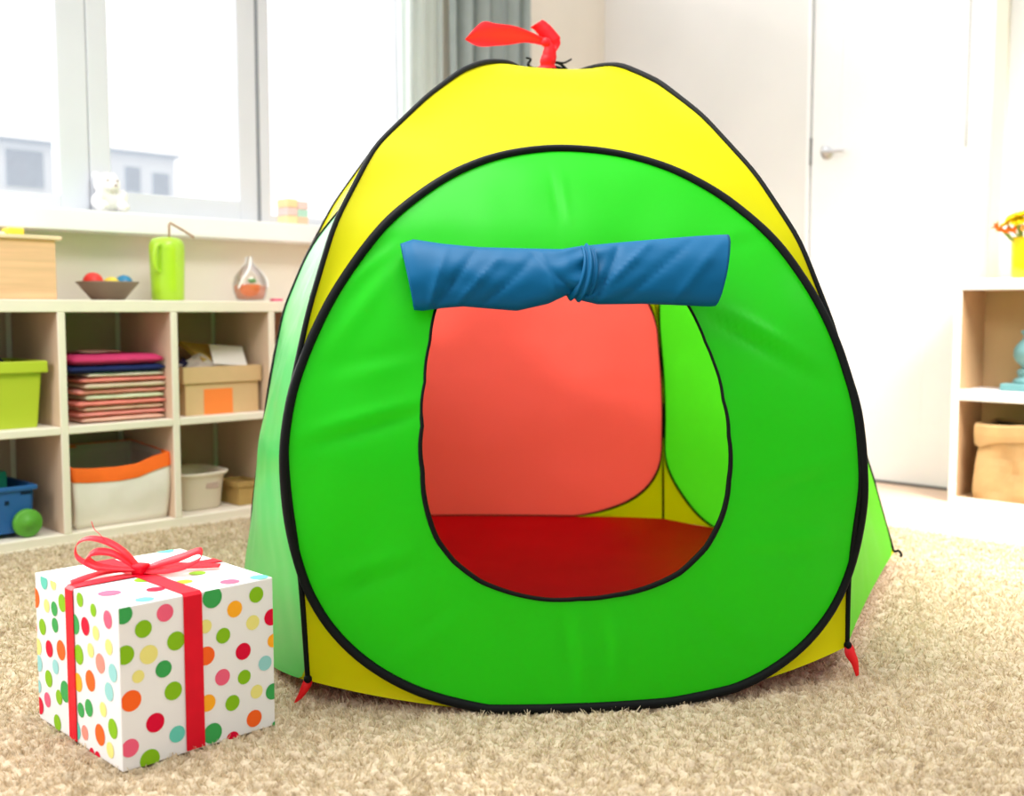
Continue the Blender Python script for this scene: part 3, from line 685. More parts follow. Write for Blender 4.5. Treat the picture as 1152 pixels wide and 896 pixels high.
DOT_L = [(1.822, 0.224, 'O', 0.0184), (1.864, 0.262, 'T', 0.015), (1.904, 0.265, 'Y', 0.0118), (1.872, 0.219, 'Y', 0.012), (1.905, 0.22, 'G', 0.0131), (1.94, 0.237, 'L', 0.0158), (1.906, 0.191, 'G', 0.0131), (1.85, 0.176, 'L', 0.0147), (1.814, 0.168, 'P', 0.0112), (1.827, 0.135, 'Y', 0.0149), (1.877, 0.142, 'R', 0.0152), (1.928, 0.151, 'O', 0.0178), (1.828, 0.104, 'B', 0.0149), (1.87, 0.086, 'L', 0.0153), (1.902, 0.115, 'B', 0.0133), (1.861, 0.045, 'P', 0.0136), (1.826, 0.025, 'R', 0.0157), (1.913, 0.063, 'L', 0.0133), (1.94, 0.08, 'G', 0.0191), (1.902, 0.014, 'L', 0.0147), (1.99, 0.21, 'G', 0.0172), (2.013, 0.257, 'L', 0.0124), (2.031, 0.215, 'R', 0.0157), (2.064, 0.249, 'L', 0.011), (2.071, 0.212, 'Y', 0.0122), (2.002, 0.16, 'L', 0.0172), (2.049, 0.178, 'Y', 0.0123), (2.084, 0.164, 'C', 0.0166), (2.117, 0.244, 'P', 0.0151), (2.118, 0.199, 'Y', 0.013), (1.995, 0.11, 'A', 0.0162), (2.044, 0.125, 'O', 0.0181), (2.13, 0.159, 'B', 0.0152), (2.114, 0.124, 'B', 0.0154), (2.003, 0.064, 'G', 0.0128), (2.035, 0.076, 'G', 0.0149), (2.09, 0.088, 'Y', 0.0123), (2.124, 0.065, 'L', 0.0166), (2.016, 0.028, 'C', 0.0128), (2.075, 0.041, 'O', 0.0181), (1.98, 0.023, 'T', 0.0177), (2.064, -0.002, 'R', 0.0115), (2.042, 0.0, 'R', 0.0093), (2.112, 0.026, 'Y', 0.0134), (1.822, 0.061, 'B', 0.0125)]
DOT_T = [(2.057, -3.697, 'P', 0.0187), (2.088, -3.631, 'R', 0.0153), (2.012, -3.615, 'L', 0.0158), (2.035, -3.524, 'L', 0.0148), (2.131, -3.515, 'P', 0.0171), (2.136, -3.674, 'T', 0.0153), (2.075, -3.571, 'A', 0.0144), (2.139, -3.462, 'T', 0.0161), (1.827, -3.478, 'T', 0.0163), (1.849, -3.618, 'B', 0.0126), (2.175, -3.593, 'T', 0.0165), (1.9, -3.602, 'Y', 0.0148)]

def clip_disc(cu, cv, r, u0, u1, v0, v1, n=36):
    poly = [(cu+r*math.cos(2*PI*k/n), cv+r*math.sin(2*PI*k/n)) for k in range(n)]
    for ax, lim, sg in ((0,u0,1),(0,u1,-1),(1,v0,1),(1,v1,-1)):
        out = []
        for a, b in zip(poly, poly[1:]+poly[:1]):
            ia, ib = (a[ax]-lim)*sg >= 0, (b[ax]-lim)*sg >= 0
            if ia: out.append(a)
            if ia != ib:
                t = (lim-a[ax])/(b[ax]-a[ax]); out.append((a[0]+(b[0]-a[0])*t, a[1]+(b[1]-a[1])*t))
        poly = out
        if len(poly) < 3: return None
    return poly
bm = bmesh.new(); box(bm, GX0, GX1, GY0, GY1, .001, GH, .0025)
keys = list(DOT)
def dots(lst, place, u0, u1, v0, v1):
    for cu, cv, c, r in lst:
        p = clip_disc(cu, cv, r, u0+.001, u1-.001, v0+.001, v1-.001)
        if p:
            vs = [bm.verts.new(place(*q)) for q in p]
            f = bm.faces.new(vs); f.material_index = 1+keys.index(c)
e = .0007
dots(DOT_R, lambda u, v: (GX1+e, u, v), GY0, GY1, 0, GH)
dots(DOT_L, lambda u, v: (u, GY0-e, v), GX0, GX1, 0, GH)
dots([(a, b, c, r) for a, b, c, r in DOT_T], lambda u, v: (u, v, GH+e), GX0, GX1, GY0, GY1)
# the two faces turned away carry the same print
dots([(GX0+(i*.061+j*.031)%.33, .03+j*.052, keys[(i*3+j*5)%10], .0145) for i in range(6) for j in range(5)], lambda u, v: (u, GY1+e, v), GX0, GX1, 0, GH)
dots([(GY0+(i*.056+j*.028)%.28, .03+j*.052, keys[(i*7+j*3)%10], .0145) for i in range(5) for j in range(5)], lambda u, v: (GX0-e, u, v), GY0, GY1, 0, GH)
me_mats = [M['paper']]+[M['dot_'+k] for k in keys]
bm.verts.index_update()
V = [v.co.copy() for v in bm.verts]; F = [[q.index for q in f.verts] for f in bm.faces]; mi = [f.material_index for f in bm.faces]; bm.free()
mesh_obj('wrapped_box', V, F, me_mats, gift, False, mi)
KX, KY = 1.972, -3.600
g = .0018
def path_over_x(): return [(GX0-g, KY, .004), (GX0-g, KY, GH-.003), (GX0+.003, KY, GH+g), (KX, KY, GH+g), (GX1-.003, KY, GH+g), (GX1+g, KY, GH-.003), (GX1+g, KY, .004)]
def path_over_y(): return [(KX, GY1+g, .004), (KX, GY1+g, GH-.003), (KX, GY1-.003, GH+g), (KX, KY, GH+g+.001), (KX, GY0+.003, GH+g), (KX, GY0-g, GH-.003), (KX, GY0-g, .004)]
mesh_obj('ribbon_band', *strip(path_over_x(), Vector((0,1,0)), .0168), M['gift_ribbon'], gift)
mesh_obj('ribbon_band', *strip(path_over_y(), Vector((1,0,0)), .0150), M['gift_ribbon'], gift)
# bow: local r runs to the right of the viewer, q towards the far wall
rr_, qq_ = Vector((.7071,.7071,0)), Vector((-.7071,.7071,0))
def B(r, z, q=0): return Vector((KX, KY, GH))+rr_*r+qq_*q+Vector((0,0,z))
def bow_part(name, pts, w, wd, m):
    p = catmull(pts, 7); n = len(p)
    ws = [np.interp(i/(n-1), np.linspace(0,1,len(w)), w) for i in range(n)]
    wdl = [ (Vector(wd[0]).lerp(Vector(wd[1]), i/(n-1))) for i in range(n)]
    return mesh_obj(name, *strip(p, wdl, ws, .0004), m, gift, True)
wq = qq_*.75+Vector((0,0,.65))
bow_part('bow_loop', [B(0,.012), B(-.03,.040,.005), B(-.065,.058,.012), B(-.10,.062,.018), B(-.121,.050,.02), B(-.118,.032,.01), B(-.095,.020,.0), B(-.06,.012,-.01), B(-.01,.010,-.005)], [.006,.010,.010,.007,.005,.006,.009,.010,.007], (qq_+Vector((0,0,.5))-rr_*.2, qq_+Vector((0,0,.25))), M['sheer_ribbon'])
bow_part('bow_loop', [B(-.005,.012,-.01), B(-.035,.016,-.02), B(-.07,.022,-.025), B(-.088,.034,-.02), B(-.075,.044,-.012), B(-.045,.040,-.008), B(-.01,.016,-.004)], [.005,.007,.011,.013,.012,.009,.006], (qq_+Vector((0,0,.35)), qq_+Vector((0,0,.45))), M['sheer_ribbon'])
bow_part('bow_loop', [B(.005,.010), B(.035,.020,.004), B(.07,.030,.006), B(.104,.042,.006), B(.108,.030,-.004), B(.085,.018,-.01), B(.05,.010,-.010), B(.01,.008,-.006)], [.006,.009,.011,.009,.005,.009,.010,.007], (qq_+Vector((0,0,.7)), qq_+Vector((0,0,.4))), M['sheer_ribbon'])
bow_part('bow_tail', [B(.0,.010), B(.04,.012,.02), B(.085,.008,.035), B(.13,.006,.045)], [.006,.011,.011,.008], (qq_+Vector((0,0,.35)), qq_+Vector((0,0,.2))), M['sheer_ribbon'])
bow_part('bow_tail', [B(.0,.010), B(-.05,.010,-.015), B(-.08,.006,-.045), B(-.095,.004,-.075)], [.006,.010,.012,.012], (qq_+Vector((0,0,.3)), qq_*.6+rr_*-.3+Vector((0,0,.1))), M['sheer_ribbon'])
c = catmull([B(-.06,.050,.01), B(-.075,.068,.015), B(-.088,.078,.02), B(-.094,.092,.022)], 6)
mesh_obj('ribbon_thread', *tube(c, .0007, 6), M['sheer_ribbon'], gift, True)
bm = bmesh.new(); box(bm, -.013, .013, -.014, .014, 0, .019, .006, seg=3)
bmesh.ops.transform(bm, matrix=Matrix.Translation((KX, KY, GH+.001)) @ Matrix.Rotation(.5, 4, 'Z'), verts=bm.verts[:]); bm_obj('bow_knot', bm, M['gift_ribbon'], gift, True)

# ------------------------------------------------------------------ things on top of the left shelf
TZ = .775
wb = empty('wooden_box', (.20, -3.26, TZ), 'light pine wooden box with lid on the shelf top, cut by the left edge', 'box')
box_obj('body', (.10, .34, -3.46, -3.062, TZ, .962), M['wood'], wb, .003)
box_obj('lid', (.09, .352, -3.475, -3.045, .962, .974), M['pine_edge'], wb, .003)
o = box_obj('toy_brick', (.24, .30, -3.190, -3.140, .9745, .998), M['ball_yellow'], None, .006); tag(o, 'small yellow toy block lying on the pine wooden box lid', 'toy')
bm = bmesh.new(); box(bm, .20, .30, -3.33, -3.200, .9745, .984, .002); tag(bm_obj('paper_pad', bm, M['card_white']), 'flat white paper pad on the pine wooden box lid', 'paper')

bc = (.20, -2.832, TZ)
bw = empty('bowl', bc, 'dark brown flared bowl holding three balls on the shelf top', 'bowl')
mesh_obj('bowl_body', *lathe([(0,.0),(.050,.0),(.054,.004),(.098,.057),(.103,.062),(.101,.064),(.095,.060),(.05,.012),(0,.010)], bc, 48), M['bowl'], bw, True)
for dx, dy, z, r, m, lab in ((.01,-.055,.060,.034,'ball_red','red ball in the brown bowl'), (.02,.004,.052,.028,'ball_yellow','yellow ball between the red and blue balls in the brown bowl'), (.0,.058,.058,.030,'ball_blue','blue ball with white highlight at the right side of the brown bowl')):
    tag(mesh_obj('ball', *ball((bc[0]+dx, bc[1]+dy, bc[2]+z), r), M[m], None, True), lab, 'ball', 'balls in the brown bowl')

gb = empty('bottle', (.20, -2.613, TZ), 'lime green plastic bottle with bent brown straw on the shelf top', 'bottle')
mesh_obj('bottle_body', *lathe([(0,0),(.052,0),(.056,.005),(.057,.05),(.059,.12),(.0605,.18),(.060,.195),(.055,.210),(.046,.219),(.030,.223),(0,.224)], (.20,-2.613,TZ), 40), M['bottle_green'], gb, True)
V, F = tube(catmull([(.235,-2.655,.972),(.245,-2.675,.962),(.245,-2.683,.93),(.243,-2.680,.89),(.232,-2.660,.875)], 6), .008, 10); mesh_obj('handle', V, F, M['bottle_green'], gb, True)
V, F = tube([(.20,-2.603,.998),(.20,-2.602,1.044),(.20,-2.598,1.050),(.20,-2.555,1.030),(.20,-2.507,1.004)], .0042, 8); mesh_obj('straw', V, F, M['twig'], gb, True)

fl = empty('glass_flask', (.20, -2.281, TZ), 'onion-shaped clear glass flask with orange filling on the shelf top beside the tent', 'flask')
fc = (.20, -2.281, TZ)
prof = [(0,.002),(.044,.002),(.052,.008),(.063,.04),(.064,.065),(.056,.095),(.036,.122),(.017,.140),(.010,.168)]
mesh_obj('glass_body', *lathe(prof+[(.006,.168),(.014,.139),(.033,.121),(.053,.094),(.0605,.065),(.0595,.04),(.049,.010),(0,.006)], fc, 40), M['clear'], fl, True)
mesh_obj('filling', *lathe([(0,.008),(.046,.010),(.056,.04),(.057,.060),(.03,.064),(0,.066)], fc, 36), M['orange_fill'], fl, True)
for a in (0, 1, 2):
    t = a*2*PI/3+.4; p = [(fc[0]+r*math.cos(t+z*9), fc[1]+r*math.sin(t+z*9), TZ+z) for r, z in ((.0645,.05),(.062,.08),(.050,.105),(.030,.128),(.014,.145),(.011,.166))]
    V, F = tube(catmull(p, 5), .0045, 8); mesh_obj('glass_rib', V, F, M['white_rim'], fl, True)
mesh_obj('leaf', *ball((.215,-2.281,TZ+.078), .014, .6, 1.2, .7), M['leaf'], fl, True)
o = box_obj('toy_piece', (.19,.22,-2.19,-2.15,TZ,TZ+.012), M['pink_bit'], None, .003); tag(o, 'small flat pink toy piece on the shelf top, touching the tent outline', 'toy')

# ------------------------------------------------------------------ on the sill
SZ = 1.085
pl = empty('plush_toy', (.04, -2.753, SZ), 'white fluffy plush animal sitting on the window sill by the mullion', 'toy')
bm = bmesh.new()
def ell(c, r, sx, sy, sz):
    V, F = ball(c, r, sx, sy, sz); vs = [bm.verts.new(v) for v in V]; [bm.faces.new([vs[i] for i in f]) for f in F]
ell((.04,-2.753,SZ+.040), .052, .9, 1.05, .78); ell((.045,-2.753,SZ+.100), .044, .95, 1.05, .92); ell((.085,-2.750,SZ+.088), .020, 1, 1.1, .8)
ell((.03,-2.786,SZ+.130), .014, .7, 1, 1.0); ell((.03,-2.722,SZ+.130), .014, .7, 1, 1.0); ell((.09,-2.790,SZ+.018), .022, 1.3, .9, .8); ell((.09,-2.716,SZ+.018), .022, 1.3, .9, .8); ell((.08,-2.795,SZ+.055), .017, 1, .9, 1.5); ell((.08,-2.711,SZ+.055), .017, 1, .9, 1.5)
pb = bm_obj('body', bm, M['plush'], pl, True)
rm = pb.modifiers.new('merge', 'REMESH'); rm.mode = 'VOXEL'; rm.voxel_size = .0045; rm.use_smooth_shade = True
mesh_obj('nose', *ball((.104,-2.748,SZ+.092), .0055), M['plush_dark'], pl, True)
for dy in (-.016, .020): mesh_obj('eye', *ball((.084,-2.752+dy,SZ+.110), .0042), M['plush_dark'], pl, True)
tb = empty('toy_cube', (.06, -1.993, SZ), 'pastel toy cube of coloured squares standing on the window sill near the tent', 'toy')
cs = ['yellow','green','orange','teal','pink','cream']
for i in range(2):
    for j in range(3):
        y0 = -2.042+i*.050; z0 = SZ+j*.033-(.006 if i else 0)*(j > 0)
        box_obj('toy_block', (.022, .095, y0, y0+.049, z0, z0+.0325), M['toy_'+cs[(i*2+j*3+(1 if j == 1 else 0)+i*j) % 6]], tb, .004)

# ------------------------------------------------------------------ in the left cubbies
def tapered(name, x0, x1, y0, y1, z0, z1, tap, wall, m, parent, bev=.006, floor=.006):
    """open-topped tub with sloping sides"""
    bm = bmesh.new()
    def ring(i, z, tp): return [bm.verts.new(p) for p in ((x0+i+tp, y0+i+tp, z), (x1-i-tp, y0+i+tp, z), (x1-i-tp, y1-i-tp, z), (x0+i+tp, y1-i-tp, z))]
    a = ring(0, z0, tap); b = ring(0, z1, 0); c = ring(wall, z1, 0); d = ring(wall, z0+floor, tap)
    bm.faces.new(a[::-1]); bm.faces.new(d)
    for p, q in ((a, b), (b, c), (c, d)):
        for k in range(4): bm.faces.new([p[k], p[(k+1)%4], q[(k+1)%4], q[k]])
    ed = [e for e in bm.edges if abs(e.verts[0].co.z-e.verts[1].co.z) > .02]
    bmesh.ops.bevel(bm, geom=ed, offset=bev, segments=3, affect='EDGES')
    return bm_obj(name, bm, m, parent)
def rim(name, x0, x1, y0, y1, z0, z1, t, m, parent, bev=.004):
    bm = bmesh.new()
    box(bm, x0, x1, y0, y0+t, z0, z1, bev); box(bm, x0, x1, y1-t, y1, z0, z1, bev); box(bm, x0, x0+t, y0+t*.5, y1-t*.5, z0, z1, bev); box(bm, x1-t, x1, y0+t*.5, y1-t*.5, z0, z1, bev)
    return bm_obj(name, bm, m, parent)
B0, B1 = .033, .375            # cubby floors
lt = empty('storage_tub', (.2, -3.28, B1), 'lime green plastic storage tub in the upper left cubby', 'tub')
tapered('tub_body', .08, .345, -3.43, -3.118, B1, .572, .014, .004, M['lime_plastic'], lt)
rim('rim', .068, .357, -3.44, -3.105, .548, .585, .013, M['lime_plastic'], lt)
V, F = ball((.20,-3.27,.545), .075, 1.0, 1.45, .85); V = [Vector(v)+Vector((0,0,.012*noise.noise(Vector(v)*25))) for v in V]
tag(mesh_obj('bundled_cloth', V, F, M['dark_cloth'], None, True), 'dark navy bundled cloth heaped inside the lime green tub', 'cloth')

# folded clothes
def folded(name, y0, y1, z, h, m, label, x0=.06, x1=.345, lean=0, seed=0, half=True):
    """folded garment: rounded slab with a visible fold at the front"""
    NX, NY = 10, 22; V = []; F = []
    def pt(u, v, top):
        x = x0+(x1-x0)*u; y = y0+(y1-y0)*v
        ex = min(u, 1-u)*(x1-x0); ey = min(v, 1-v)*(y1-y0); e = min(ex, ey)
        k = min(1, math.sqrt(max(0, e/(h*.55)))) if e < h*.55 else 1
        mid = z+h/2; hh = h/2*(.25+.75*k)
        zz = mid+(hh if top else -hh)+lean*(v-.5)
        zz += .0018*noise.noise(Vector((x*22, y*22, seed+.5)))*(1 if top else .6)
        x += .007*noise.noise(Vector((y*14, seed*1.7, 2.2)))*(u > .5)
        return (x, y, zz)
    for top in (0, 1):
        for i in range(NX+1):
            for j in range(NY+1): V.append(pt(i/NX, j/NY, top))
    n = (NX+1)*(NY+1)
    for i in range(NX):
        for j in range(NY):
            a = i*(NY+1)+j; F.append([a, a+1, a+NY+2, a+NY+1]); F.append([n+a, n+a+NY+1, n+a+NY+2, n+a+1])
    for j in range(NY):
        F.append([j, n+j, n+j+1, j+1]); a = NX*(NY+1)+j; F.append([a, a+1, n+a+1, n+a])
    for i in range(NX):
        a = i*(NY+1); b = (i+1)*(NY+1); F.append([a, b, n+b, n+a]); a += NY; b += NY; F.append([a, n+a, n+b, b])
    o = mesh_obj(name, V, F, m, None, True); return tag(o, label, 'clothing', 'folded clothes in the upper middle cubby')
cl = lambda n, c: M.setdefault(n, mat(n, c, .9, .05, 0, .06, 14, .25, 60))
stack = [  # y0, y1, height, colour, label
 (-2.995,-2.712,.018,cl('peach_cotton',(.84,.47,.38)),'peach folded garment, lowest of the clothes stack'),
 (-3.003,-2.706,.017,cl('rose_cotton',(.86,.30,.27)),'rose pink folded garment, second from the bottom of the clothes stack'),
 (-2.985,-2.712,.017,cl('blush_cotton',(.84,.56,.45)),'blush folded garment under the coral one in the clothes stack'),
 (-3.008,-2.706,.017,cl('salmon_cotton',(.88,.26,.22)),'salmon red folded garment below the pale green one in the clothes stack'),
 (-2.978,-2.710,.019,cl('pale_green_cotton',(.70,.72,.52)),'pale green folded garment in the middle of the clothes stack'),
 (-3.003,-2.703,.018,cl('coral_cotton',(.87,.33,.28)),'coral folded garment directly above the pale green one'),
 (-2.985,-2.705,.019,cl('beige_cotton',(.68,.54,.40)),'beige folded garment under the bright coral one in the clothes stack'),
 (-2.990,-2.702,.017,cl('bright_coral_cotton',(.88,.27,.23)),'bright coral folded garment under the cream one in the clothes stack'),
 (-2.968,-2.708,.015,cl('cream_cotton',(.80,.70,.58)),'cream folded garment under the navy one in the clothes stack'),
 (-3.030,-2.705,.024,cl('navy_cotton',(.02,.03,.115)),'navy blue folded garment near the top of the clothes stack'),
 (-3.020,-2.710,.034,cl('magenta_cotton',(.62,.05,.16)),'magenta pink folded garment on top of the clothes stack')]
z = B1+.0005
for i, (y0, y1, h, m, lab) in enumerate(stack):
    folded('folded_garment', y0, y1, z, h, m, lab, x1=.345-.004*(i % 3), lean=.0, seed=i*3.1); z += h+.0006
z0 = z
V = [(v[0], v[1], v[2]) for v in ball((.20,-2.885,z0+.006), .05, 1.6, 1.7, .1)[0]]; F = ball((0,0,0), .05)[1]
V = [(x, y, zz+.006*noise.noise(Vector((x*20, y*20, 0)))) for x, y, zz in V]
tag(mesh_obj('folded_scarf', V, F, cl('dusty_pink_cotton', (.50,.27,.24)), None, True), 'dusty pink crumpled scarf lying on top of the clothes stack', 'clothing')

# cardboard box with lid and papers
cb = empty('cardboard_box', (.2, -2.48, B1), 'kraft cardboard box with orange square label in the upper right cubby', 'box')
bm = bmesh.new(); box(bm, .075, .335, -2.628, -2.338, B1, .50, .002); bm_obj('box_body', bm, M['kraft'], cb)
def tray(name, x0, x1, y0, y1, z0, z1, t, m, parent):
    bm = bmesh.new(); box(bm, x0, x1, y0, y1, z0, z0+.004, 0); bm_obj(name, bm, m, parent)
rim('lid', .068, .343, -2.638, -2.328, .487, .545, .006, M['kraft'], cb, .002)
box_obj('inner_bottom', (.074, .337, -2.632, -2.334, .500, .505), M['kraft'], cb, 0)
box_obj('orange_label', (.3351, .3362, -2.557, -2.444, .372, .465), M['tag_orange'], cb, 0, 'orange square paper label')
def sheet(name, c, sx, sy, rx, ry, rz, t, m, label, cat, crumple=0, grp=None):
    NX = 10; V = []; F = []
    R = Matrix.Rotation(rz, 3, 'Z') @ Matrix.Rotation(ry, 3, 'Y') @ Matrix.Rotation(rx, 3, 'X')
    for s in (1, -1):
        for i in range(NX+1):
            for j in range(NX+1):
                p = Vector(((i/NX-.5)*sx, (j/NX-.5)*sy, s*t/2)); p.z += crumple*noise.noise(Vector((p.x*28, p.y*28, c[1]*9)))+.03*crumple
                V.append(R @ p+Vector(c))
    n = (NX+1)**2
    for i in range(NX):
        for j in range(NX):
            a = i*(NX+1)+j; F.append([a, a+NX+1, a+NX+2, a+1]); F.append([n+a, n+a+1, n+a+NX+2, n+a+NX+1])
    edge = [i*(NX+1) for i in range(NX+1)]+[NX*(NX+1)+j for j in range(1, NX+1)]+[i*(NX+1)+NX for i in range(NX-1, -1, -1)]+[j for j in range(NX-1, 0, -1)]
    for a, b in zip(edge, edge[1:]+edge[:1]): F.append([a, b, n+b, n+a])
    return tag(mesh_obj(name, V, F, m, None, crumple > 0), label, cat, grp)
sheet('envelope', (.17,-2.455,.584), .15, .135, -.12, .42, .15, .016, M['envelope'], 'thick brown envelope leaning out of the cardboard box', 'paper')
sheet('card', (.255,-2.412,.578), .115, .120, -.10, .62, -.35, .005, M['card_white'], 'white card lying tilted over the brown envelope in the cardboard box', 'paper')
sheet('crumpled_paper', (.26,-2.54,.548), .10, .11, .35, .35, .5, .006, M['paper_grey'], 'crumpled grey paper inside the cardboard box, left of the white card', 'paper', .02)
sheet('crumpled_paper', (.22,-2.595,.545), .10, .07, .5, .2, -.3, .006, M['dark_cloth'], 'dark crumpled paper at the left end of the cardboard box', 'paper', .02)

# blue wagon
wg = empty('toy_wagon', (.2, -3.27, B0), 'blue plastic toy wagon with green wheels in the lower left cubby', 'toy')
tapered('wagon_body', .10, .335, -3.43, -3.150, B0+.016, .195, .008, .008, M['wagon_blue'], wg, .012, .01)
rim('rim', .094, .341, -3.436, -3.143, .180, .196, .012, M['wagon_blue'], wg, .005)
for y, zc, w, h in ((-3.178,.172,.034,.011), (-3.30,.172,.034,.011), (-3.236,.146,.013,.013)):
    box_obj('slot', (.329, .3345, y-w/2, y+w/2, zc-h/2, zc+h/2), M['slot_dark'], wg, .002)
for x in (.349, .086):
    for y in (-3.182, -3.395):
        ax = (1,0,0) if x > .2 else (-1,0,0)
        w = mesh_obj('wheel', *lathe2((x-.013*ax[0], y, B0+.046), ax, [(0,0),(.038,0),(.044,.004),(.044,.020),(.038,.025),(.018,.024),(.016,.028),(0,.029)], 36), M['wheel_green'], wg, True)
tag(box_obj('toy_block', (.19,.26,-3.275,-3.205,.10,.235), M['block_green'], None, .008), 'dark green toy block sticking out of the blue wagon', 'toy')

# canvas bin
cbn = empty('fabric_bin', (.2, -2.88, B0), 'white canvas storage bin with orange rim band in the lower middle cubby', 'bin')
def canvas_bin():
    x0, x1, y0, y1 = .075, .352, -3.038, -2.704
    N = 24; V = []; F = []; rings = []
    per = []
    for k in range(N): per.append((x1, y0+(y1-y0)*k/N, 'f'))
    for k in range(N): per.append((x1-(x1-x0)*k/N, y1, 'r'))
    for k in range(N): per.append((x0, y1-(y1-y0)*k/N, 'b'))
    for k in range(N): per.append((x0+(x1-x0)*k/N, y0, 'l'))
    n = len(per)
    def top(x, y):
        v = (y-y0)/(y1-y0); fx = (x-x0)/(x1-x0)
        return np.interp(fx, [0, 1], [.275, np.interp(v, [0,.15,.45,.65,.85,1], [.232,.226,.222,.226,.246,.256])])
    def row(f, off, bul):
        base = len(V)
        for x, y, s in per:
            zt = top(x, y); z = B0+.002+(zt-B0)*f
            b = bul*math.sin(PI*min(1, f*1.0))*.012+.004*noise.noise(Vector((x*14, y*14, f*3)))*(f > .05)
            taper = -.010*(1-f)
            cx, cy = (x0+x1)/2, (y0+y1)/2; dx = (x-cx)/((x1-x0)/2); dy = (y-cy)/((y1-y0)/2)
            xx = x+(dx*(b+taper-off)); yy = y+dy*(min(b, .003)+taper-off)
            V.append((xx, yy, z))
        rings.append(base)
    for f in np.linspace(0, 1, 12): row(f, 0, 1)
    nb = len(rings)
    for f in np.linspace(1, .05, 8): row(f, .005, 1)
    for a, b in zip(rings, rings[1:]):
        for k in range(n): F.append([a+k, a+(k+1)%n, b+(k+1)%n, b+k])
    F.append([rings[0]+k for k in range(n)][::-1]); F.append([rings[-1]+k for k in range(n)])
    mi = []
    for f in F:
        zc = np.mean([V[i][2] for i in f]); r = f[0]//n
        mi.append(1 if r >= nb-1 else 0)
    mesh_obj('bin_body', V, F, [M['canvas'], M['canvas_in']], cbn, True, mi)
    # orange band round the rim
    Vb = []; Fb = []
    for off, f in ((-.002,.80),(-.004,.82),(-.004,1.0),(-.002,1.02),(.005,1.02),(.006,.97)):
        b = len(Vb); V2 = V; 
        for k, (x, y, s) in enumerate(per):
            zt = top(x, y); i = min(11, int(min(1, f)*11)); j = i*n+k; p = V[j]
            cx, cy = (x0+x1)/2, (y0+y1)/2; dx = (x-cx)/((x1-x0)/2); dy = (y-cy)/((y1-y0)/2)
            Vb.append((p[0]-dx*off, p[1]-dy*min(0, off)*.5-(dy*off if off > 0 else 0), zt-(1-f)*.21))
    for a in range(5):
        for k in range(n): Fb.append([a*n+k, a*n+(k+1)%n, (a+1)*n+(k+1)%n, (a+1)*n+k])
    mesh_obj('orange_rim', Vb, Fb, M['orange_band'], cbn, True, None, 'orange cloth rim band')
canvas_bin()

# cream tub: rounded front
ct_ = empty('plastic_tub', (.2, -2.545, B0), 'cream plastic tub with hand slot and flared rim in the lower right cubby', 'tub')
def rounded_tub():
    n = 64; cx, cy = .205, -2.548
    def ring(rx, ry, z):
        out = []
        for k in range(n):
            t = 2*PI*k/n; c, s = math.cos(t), math.sin(t); p = 2/3.4
            out.append((cx+rx*abs(c)**p*(1 if c > 0 else -1), cy+ry*abs(s)**p*(1 if s > 0 else -1), z))
        return out
    R = [ring(.100,.080,B0+.001), ring(.106,.086,B0+.006), ring(.118,.096,.145), ring(.121,.099,.150), ring(.130,.112,.160), ring(.131,.113,.167), ring(.127,.108,.168), ring(.114,.092,.146), ring(.100,.080,B0+.012)]
    V = [p for r in R for p in r]; F = []
    for a in range(len(R)-1):
        for k in range(n): F.append([a*n+k, a*n+(k+1)%n, (a+1)*n+(k+1)%n, (a+1)*n+k])
    F.append(list(range(n))[::-1]); F.append([(len(R)-1)*n+k for k in range(n)])
    mesh_obj('tub_body', V, F, M['cream_plastic'], ct_, True)
    box_obj('hand_slot', (.3130, .3216, -2.548, -2.497, .108, .130), M['shelf_back'], ct_, .003, 'dark recessed hand slot')
rounded_tub()
bk = empty('wooden_crate', (.2, -2.37, B0), 'small brown wooden crate beside the cream tub, partly behind the tent', 'crate')
box_obj('crate_body', (.20, .335, -2.425, -2.335, B0, .108), M['basket'], bk, .004)
rim('crate_rim', .195, .340, -2.432, -2.330, .100, .120, .010, M['basket'], bk, .003)

# ------------------------------------------------------------------ right unit contents
vs_c = (2.232, -.135, .863)
va = empty('vase', vs_c, 'bright yellow vase of flowers on top of the white unit at the right edge', 'vase')
mesh_obj('vase_body', *lathe([(0,.001),(.050,.001),(.056,.006),(.058,.06),(.060,.150),(.061,.158),(.057,.158),(.054,.06),(.05,.012),(0,.010)], vs_c, 40), M['vase_yellow'], va, True)
def flower(i, tip, kind, label, grp):
    base = Vector((vs_c[0]+.02*math.cos(i*2.1), vs_c[1]+.02*math.sin(i*2.1), vs_c[2]+.05)); tip = Vector(tip)
    f = empty(kind, base, label, 'flower', grp)
    path = catmull([base, base.lerp(tip, .5)+Vector((0,0,.015)), tip], 6)
    mesh_obj('stem', *tube(path, .003, 7), M['stem'], f, True)
    d = (path[-1]-path[-3]).normalized(); Rm = Vector((0,0,1)).rotation_difference(d).to_matrix(); V = []; F = []
    big = kind == 'yellow_flower'; npet = 8 if big else 5
    for lay in range(2):
        for k in range(npet):
            a = 2*PI*k/npet+lay*.4; L = (.034 if big else .022)*(1-.2*lay); up = (.55+.35*lay) if big else 1.5
            ca, sa = math.cos(a), math.sin(a); b = len(V); w = (.012 if big else .006)
            for s, ww, h in ((0,.3,0),(.4,1,.35),(.75,.9,.6),(1,.15,.72)):
                r = L*s; z = L*h*up
                V += [Rm @ Vector((ca*r-sa*w*ww, sa*r+ca*w*ww, z))+tip, Rm @ Vector((ca*r+sa*w*ww, sa*r-ca*w*ww, z))+tip]
            for q in range(3): F.append([b+q*2, b+q*2+1, b+q*2+3, b+q*2+2])
    mesh_obj('bloom', V, F, M['flower_yellow' if big else 'flower_orange'], f, False)
    if big: mesh_obj('flower_centre', *ball(tuple(tip+d*.008), .010, 1, 1, .7, 14, 8), M['flower_yellow'], f, True)
c = vs_c
